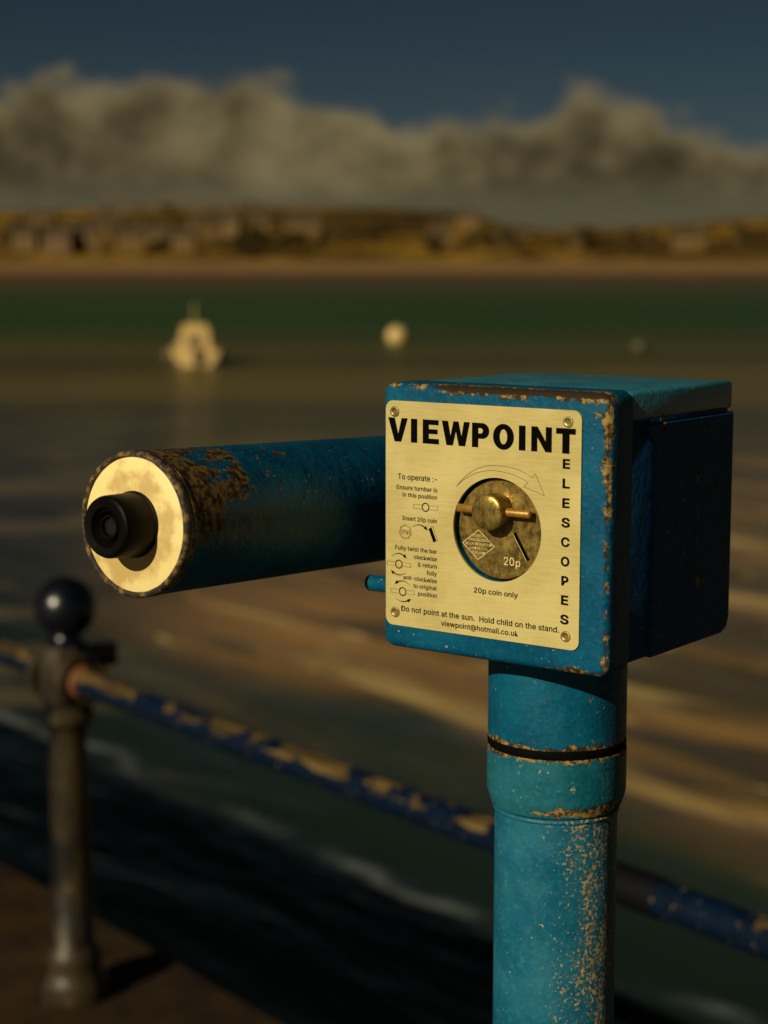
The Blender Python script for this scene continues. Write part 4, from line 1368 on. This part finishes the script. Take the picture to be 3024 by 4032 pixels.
M['boat'] = material('weathered_white_gelcoat', boat_white)
M['fender'] = material('grey_fender', color=(0.16, 0.115, 0.05), rough=0.6)
bd = CAM_Z * 7271.2 / (1428 - 1025)
bx_ = px_to_x(421, bd)
boat = tag(empty('moored_boat', (bx_, bd, WATER_Z), R(187)), 'small cream cabin boat with a short mast, seen from astern at its mooring', 'boat')
boat.scale = (0.92, 0.92, 0.92)
# hull: bow towards the camera (-y), sections from bow to stern
b = bmesh.new()
secs = []
for t, hw, dk in ((0.0, 0.06, 0.95), (0.10, 0.42, 0.88), (0.25, 0.78, 0.80), (0.45, 1.03, 0.72), (0.75, 1.10, 0.66), (1.0, 1.02, 0.66)):
    yy = -2.4 + 5.0 * t
    kz_ = -0.30 + (0.30 if t == 0 else 0.06 * (1 - t))
    secs.append([(-hw, yy, dk), (-hw * 0.92, yy + 0.05, 0.35), (-hw * 0.55, yy + 0.1, -0.08), (0, yy + 0.15, kz_), (hw * 0.55, yy + 0.1, -0.08), (hw * 0.92, yy + 0.05, 0.35), (hw, yy, dk)])
loft(b, secs, True, True, True)
obj('hull', b, M['boat'], boat, 40)
b = bmesh.new()
loft(b, [[(-0.70, -0.9, 0.66), (0.70, -0.9, 0.66), (0.70, 1.2, 0.66), (-0.70, 1.2, 0.66)],
         [(-0.62, -0.55, 1.25), (0.62, -0.55, 1.25), (0.66, 1.2, 1.25), (-0.66, 1.2, 1.25)],
         [(-0.46, -0.25, 1.72), (0.46, -0.25, 1.72), (0.52, 1.2, 1.72), (-0.52, 1.2, 1.72)]])
cabin = obj('cabin', b, M['boat'], boat, 0)
b = bmesh.new()
for sx in (-1, 1):
    vv = [b.verts.new(q) for q in ((sx * 0.05, -0.555, 1.29), (sx * 0.54, -0.555, 1.29), (sx * 0.42, -0.305, 1.66), (sx * 0.05, -0.305, 1.66))]
    f = b.faces.new(vv)
bmesh.ops.translate(b, verts=b.verts[:], vec=(0, -0.012, 0))
obj('windscreen', b, PANE, cabin, 0)
b = bmesh.new()
box(b, -0.16, 0.16, 2.58, 2.98, 0.25, 0.86, 0.06)
box(b, -0.07, 0.07, 2.66, 2.86, -0.5, 0.30, 0.02)
obj('outboard_motor', b, M['fender'], boat, 40)
b = bmesh.new()
vv = [b.verts.new(q) for q in ((-0.36, 1.204, 0.78), (0.36, 1.204, 0.78), (0.36, 1.204, 1.30), (-0.36, 1.204, 1.30))]
b.faces.new(vv)
bmesh.ops.extrude_face_region(b, geom=b.faces[:])
bmesh.ops.translate(b, verts=vv, vec=(0, 0.012, 0))
obj('cabin_door', b, M['fender'], cabin, 0)
b = bmesh.new()
lathe(b, [(0.035, 1.70), (0.025, 2.55), (0.012, 2.62)], 'Z', 10, (0, 0.4, 0))
obj('mast', b, M['boat'], boat, 40)
b = bmesh.new()
for sx in (-1, 1):
    for t0, t1 in (((sx * 0.10, -2.25, 1.25), (sx * 0.70, -1.2, 1.18)), ((sx * 0.10, -2.25, 0.92), (sx * 0.10, -2.25, 1.25)), ((sx * 0.70, -1.2, 0.80), (sx * 0.70, -1.2, 1.18))):
        a0, a1 = Vector(t0), Vector(t1)
        d = a1 - a0
        u = d.orthogonal().normalized()
        v = d.cross(u).normalized()
        loft(b, [[tuple(c + (u * math.cos(k * 1.0472) + v * math.sin(k * 1.0472)) * 0.018) for k in range(6)] for c in (a0, a1)])
obj('bow_rail', b, M['rivet'], boat, 40)
for sx in (-1, 1):
    b = bmesh.new()
    prof = [(0.02, -0.26)] + [(0.15 * math.cos(R(a)), 0.20 * math.sin(R(a))) for a in range(-75, 80, 15)] + [(0.03, 0.24), (0.02, 0.40)]
    lathe(b, prof, 'Z', 20, (sx * 1.22, 0.7, 0.36))
    obj('fender', b, M['fender'], boat, 60)


def buoy(fx, fy, r, mat, label):
    dist = CAM_Z * 7271.2 / (fy * 1.8228 - 1025)
    x = px_to_x(fx, dist)
    root = tag(empty('mooring_buoy', (x, dist, WATER_Z)), label, 'buoy')
    b = bmesh.new()
    prof = [(0.02, -r * 0.35)] + [(r * math.cos(R(a)), r * 0.62 + r * math.sin(R(a))) for a in range(-70, 86, 12)] + [(r * 0.12, r * 1.63)]
    lathe(b, prof, 'Z', 28)
    obj('float', b, mat, root, 60)
    b = bmesh.new()
    bmesh.ops.create_cone(b, segments=12, radius1=r * 0.12, radius2=r * 0.10, depth=r * 0.22, cap_ends=True, matrix=Matrix.Translation((0, 0, r * 1.68)))
    for i in range(16):
        a0, a1 = 2 * math.pi * i / 16, 2 * math.pi * (i + 1) / 16
        loft(b, [[(r * (0.17 + 0.04 * math.cos(k * 1.5708)) * math.cos(a), r * 0.04 * math.sin(k * 1.5708), r * (1.92 + 0.0) + r * (0.17 + 0.04 * math.cos(k * 1.5708)) * math.sin(a)) for k in range(4)] for a in (a0, a1)], False, False)
    obj('mooring_ring', b, BARK, root, 50)


buoy(857, 741, 0.52, material('pale_buoy_plastic', boat_white), 'round pale mooring buoy floating alone right of the boat')
buoy(1380, 760, 0.34, material('olive_buoy_plastic', color=(0.055, 0.055, 0.018), rough=0.6), 'small dull olive mooring buoy floating above the telescope housing')
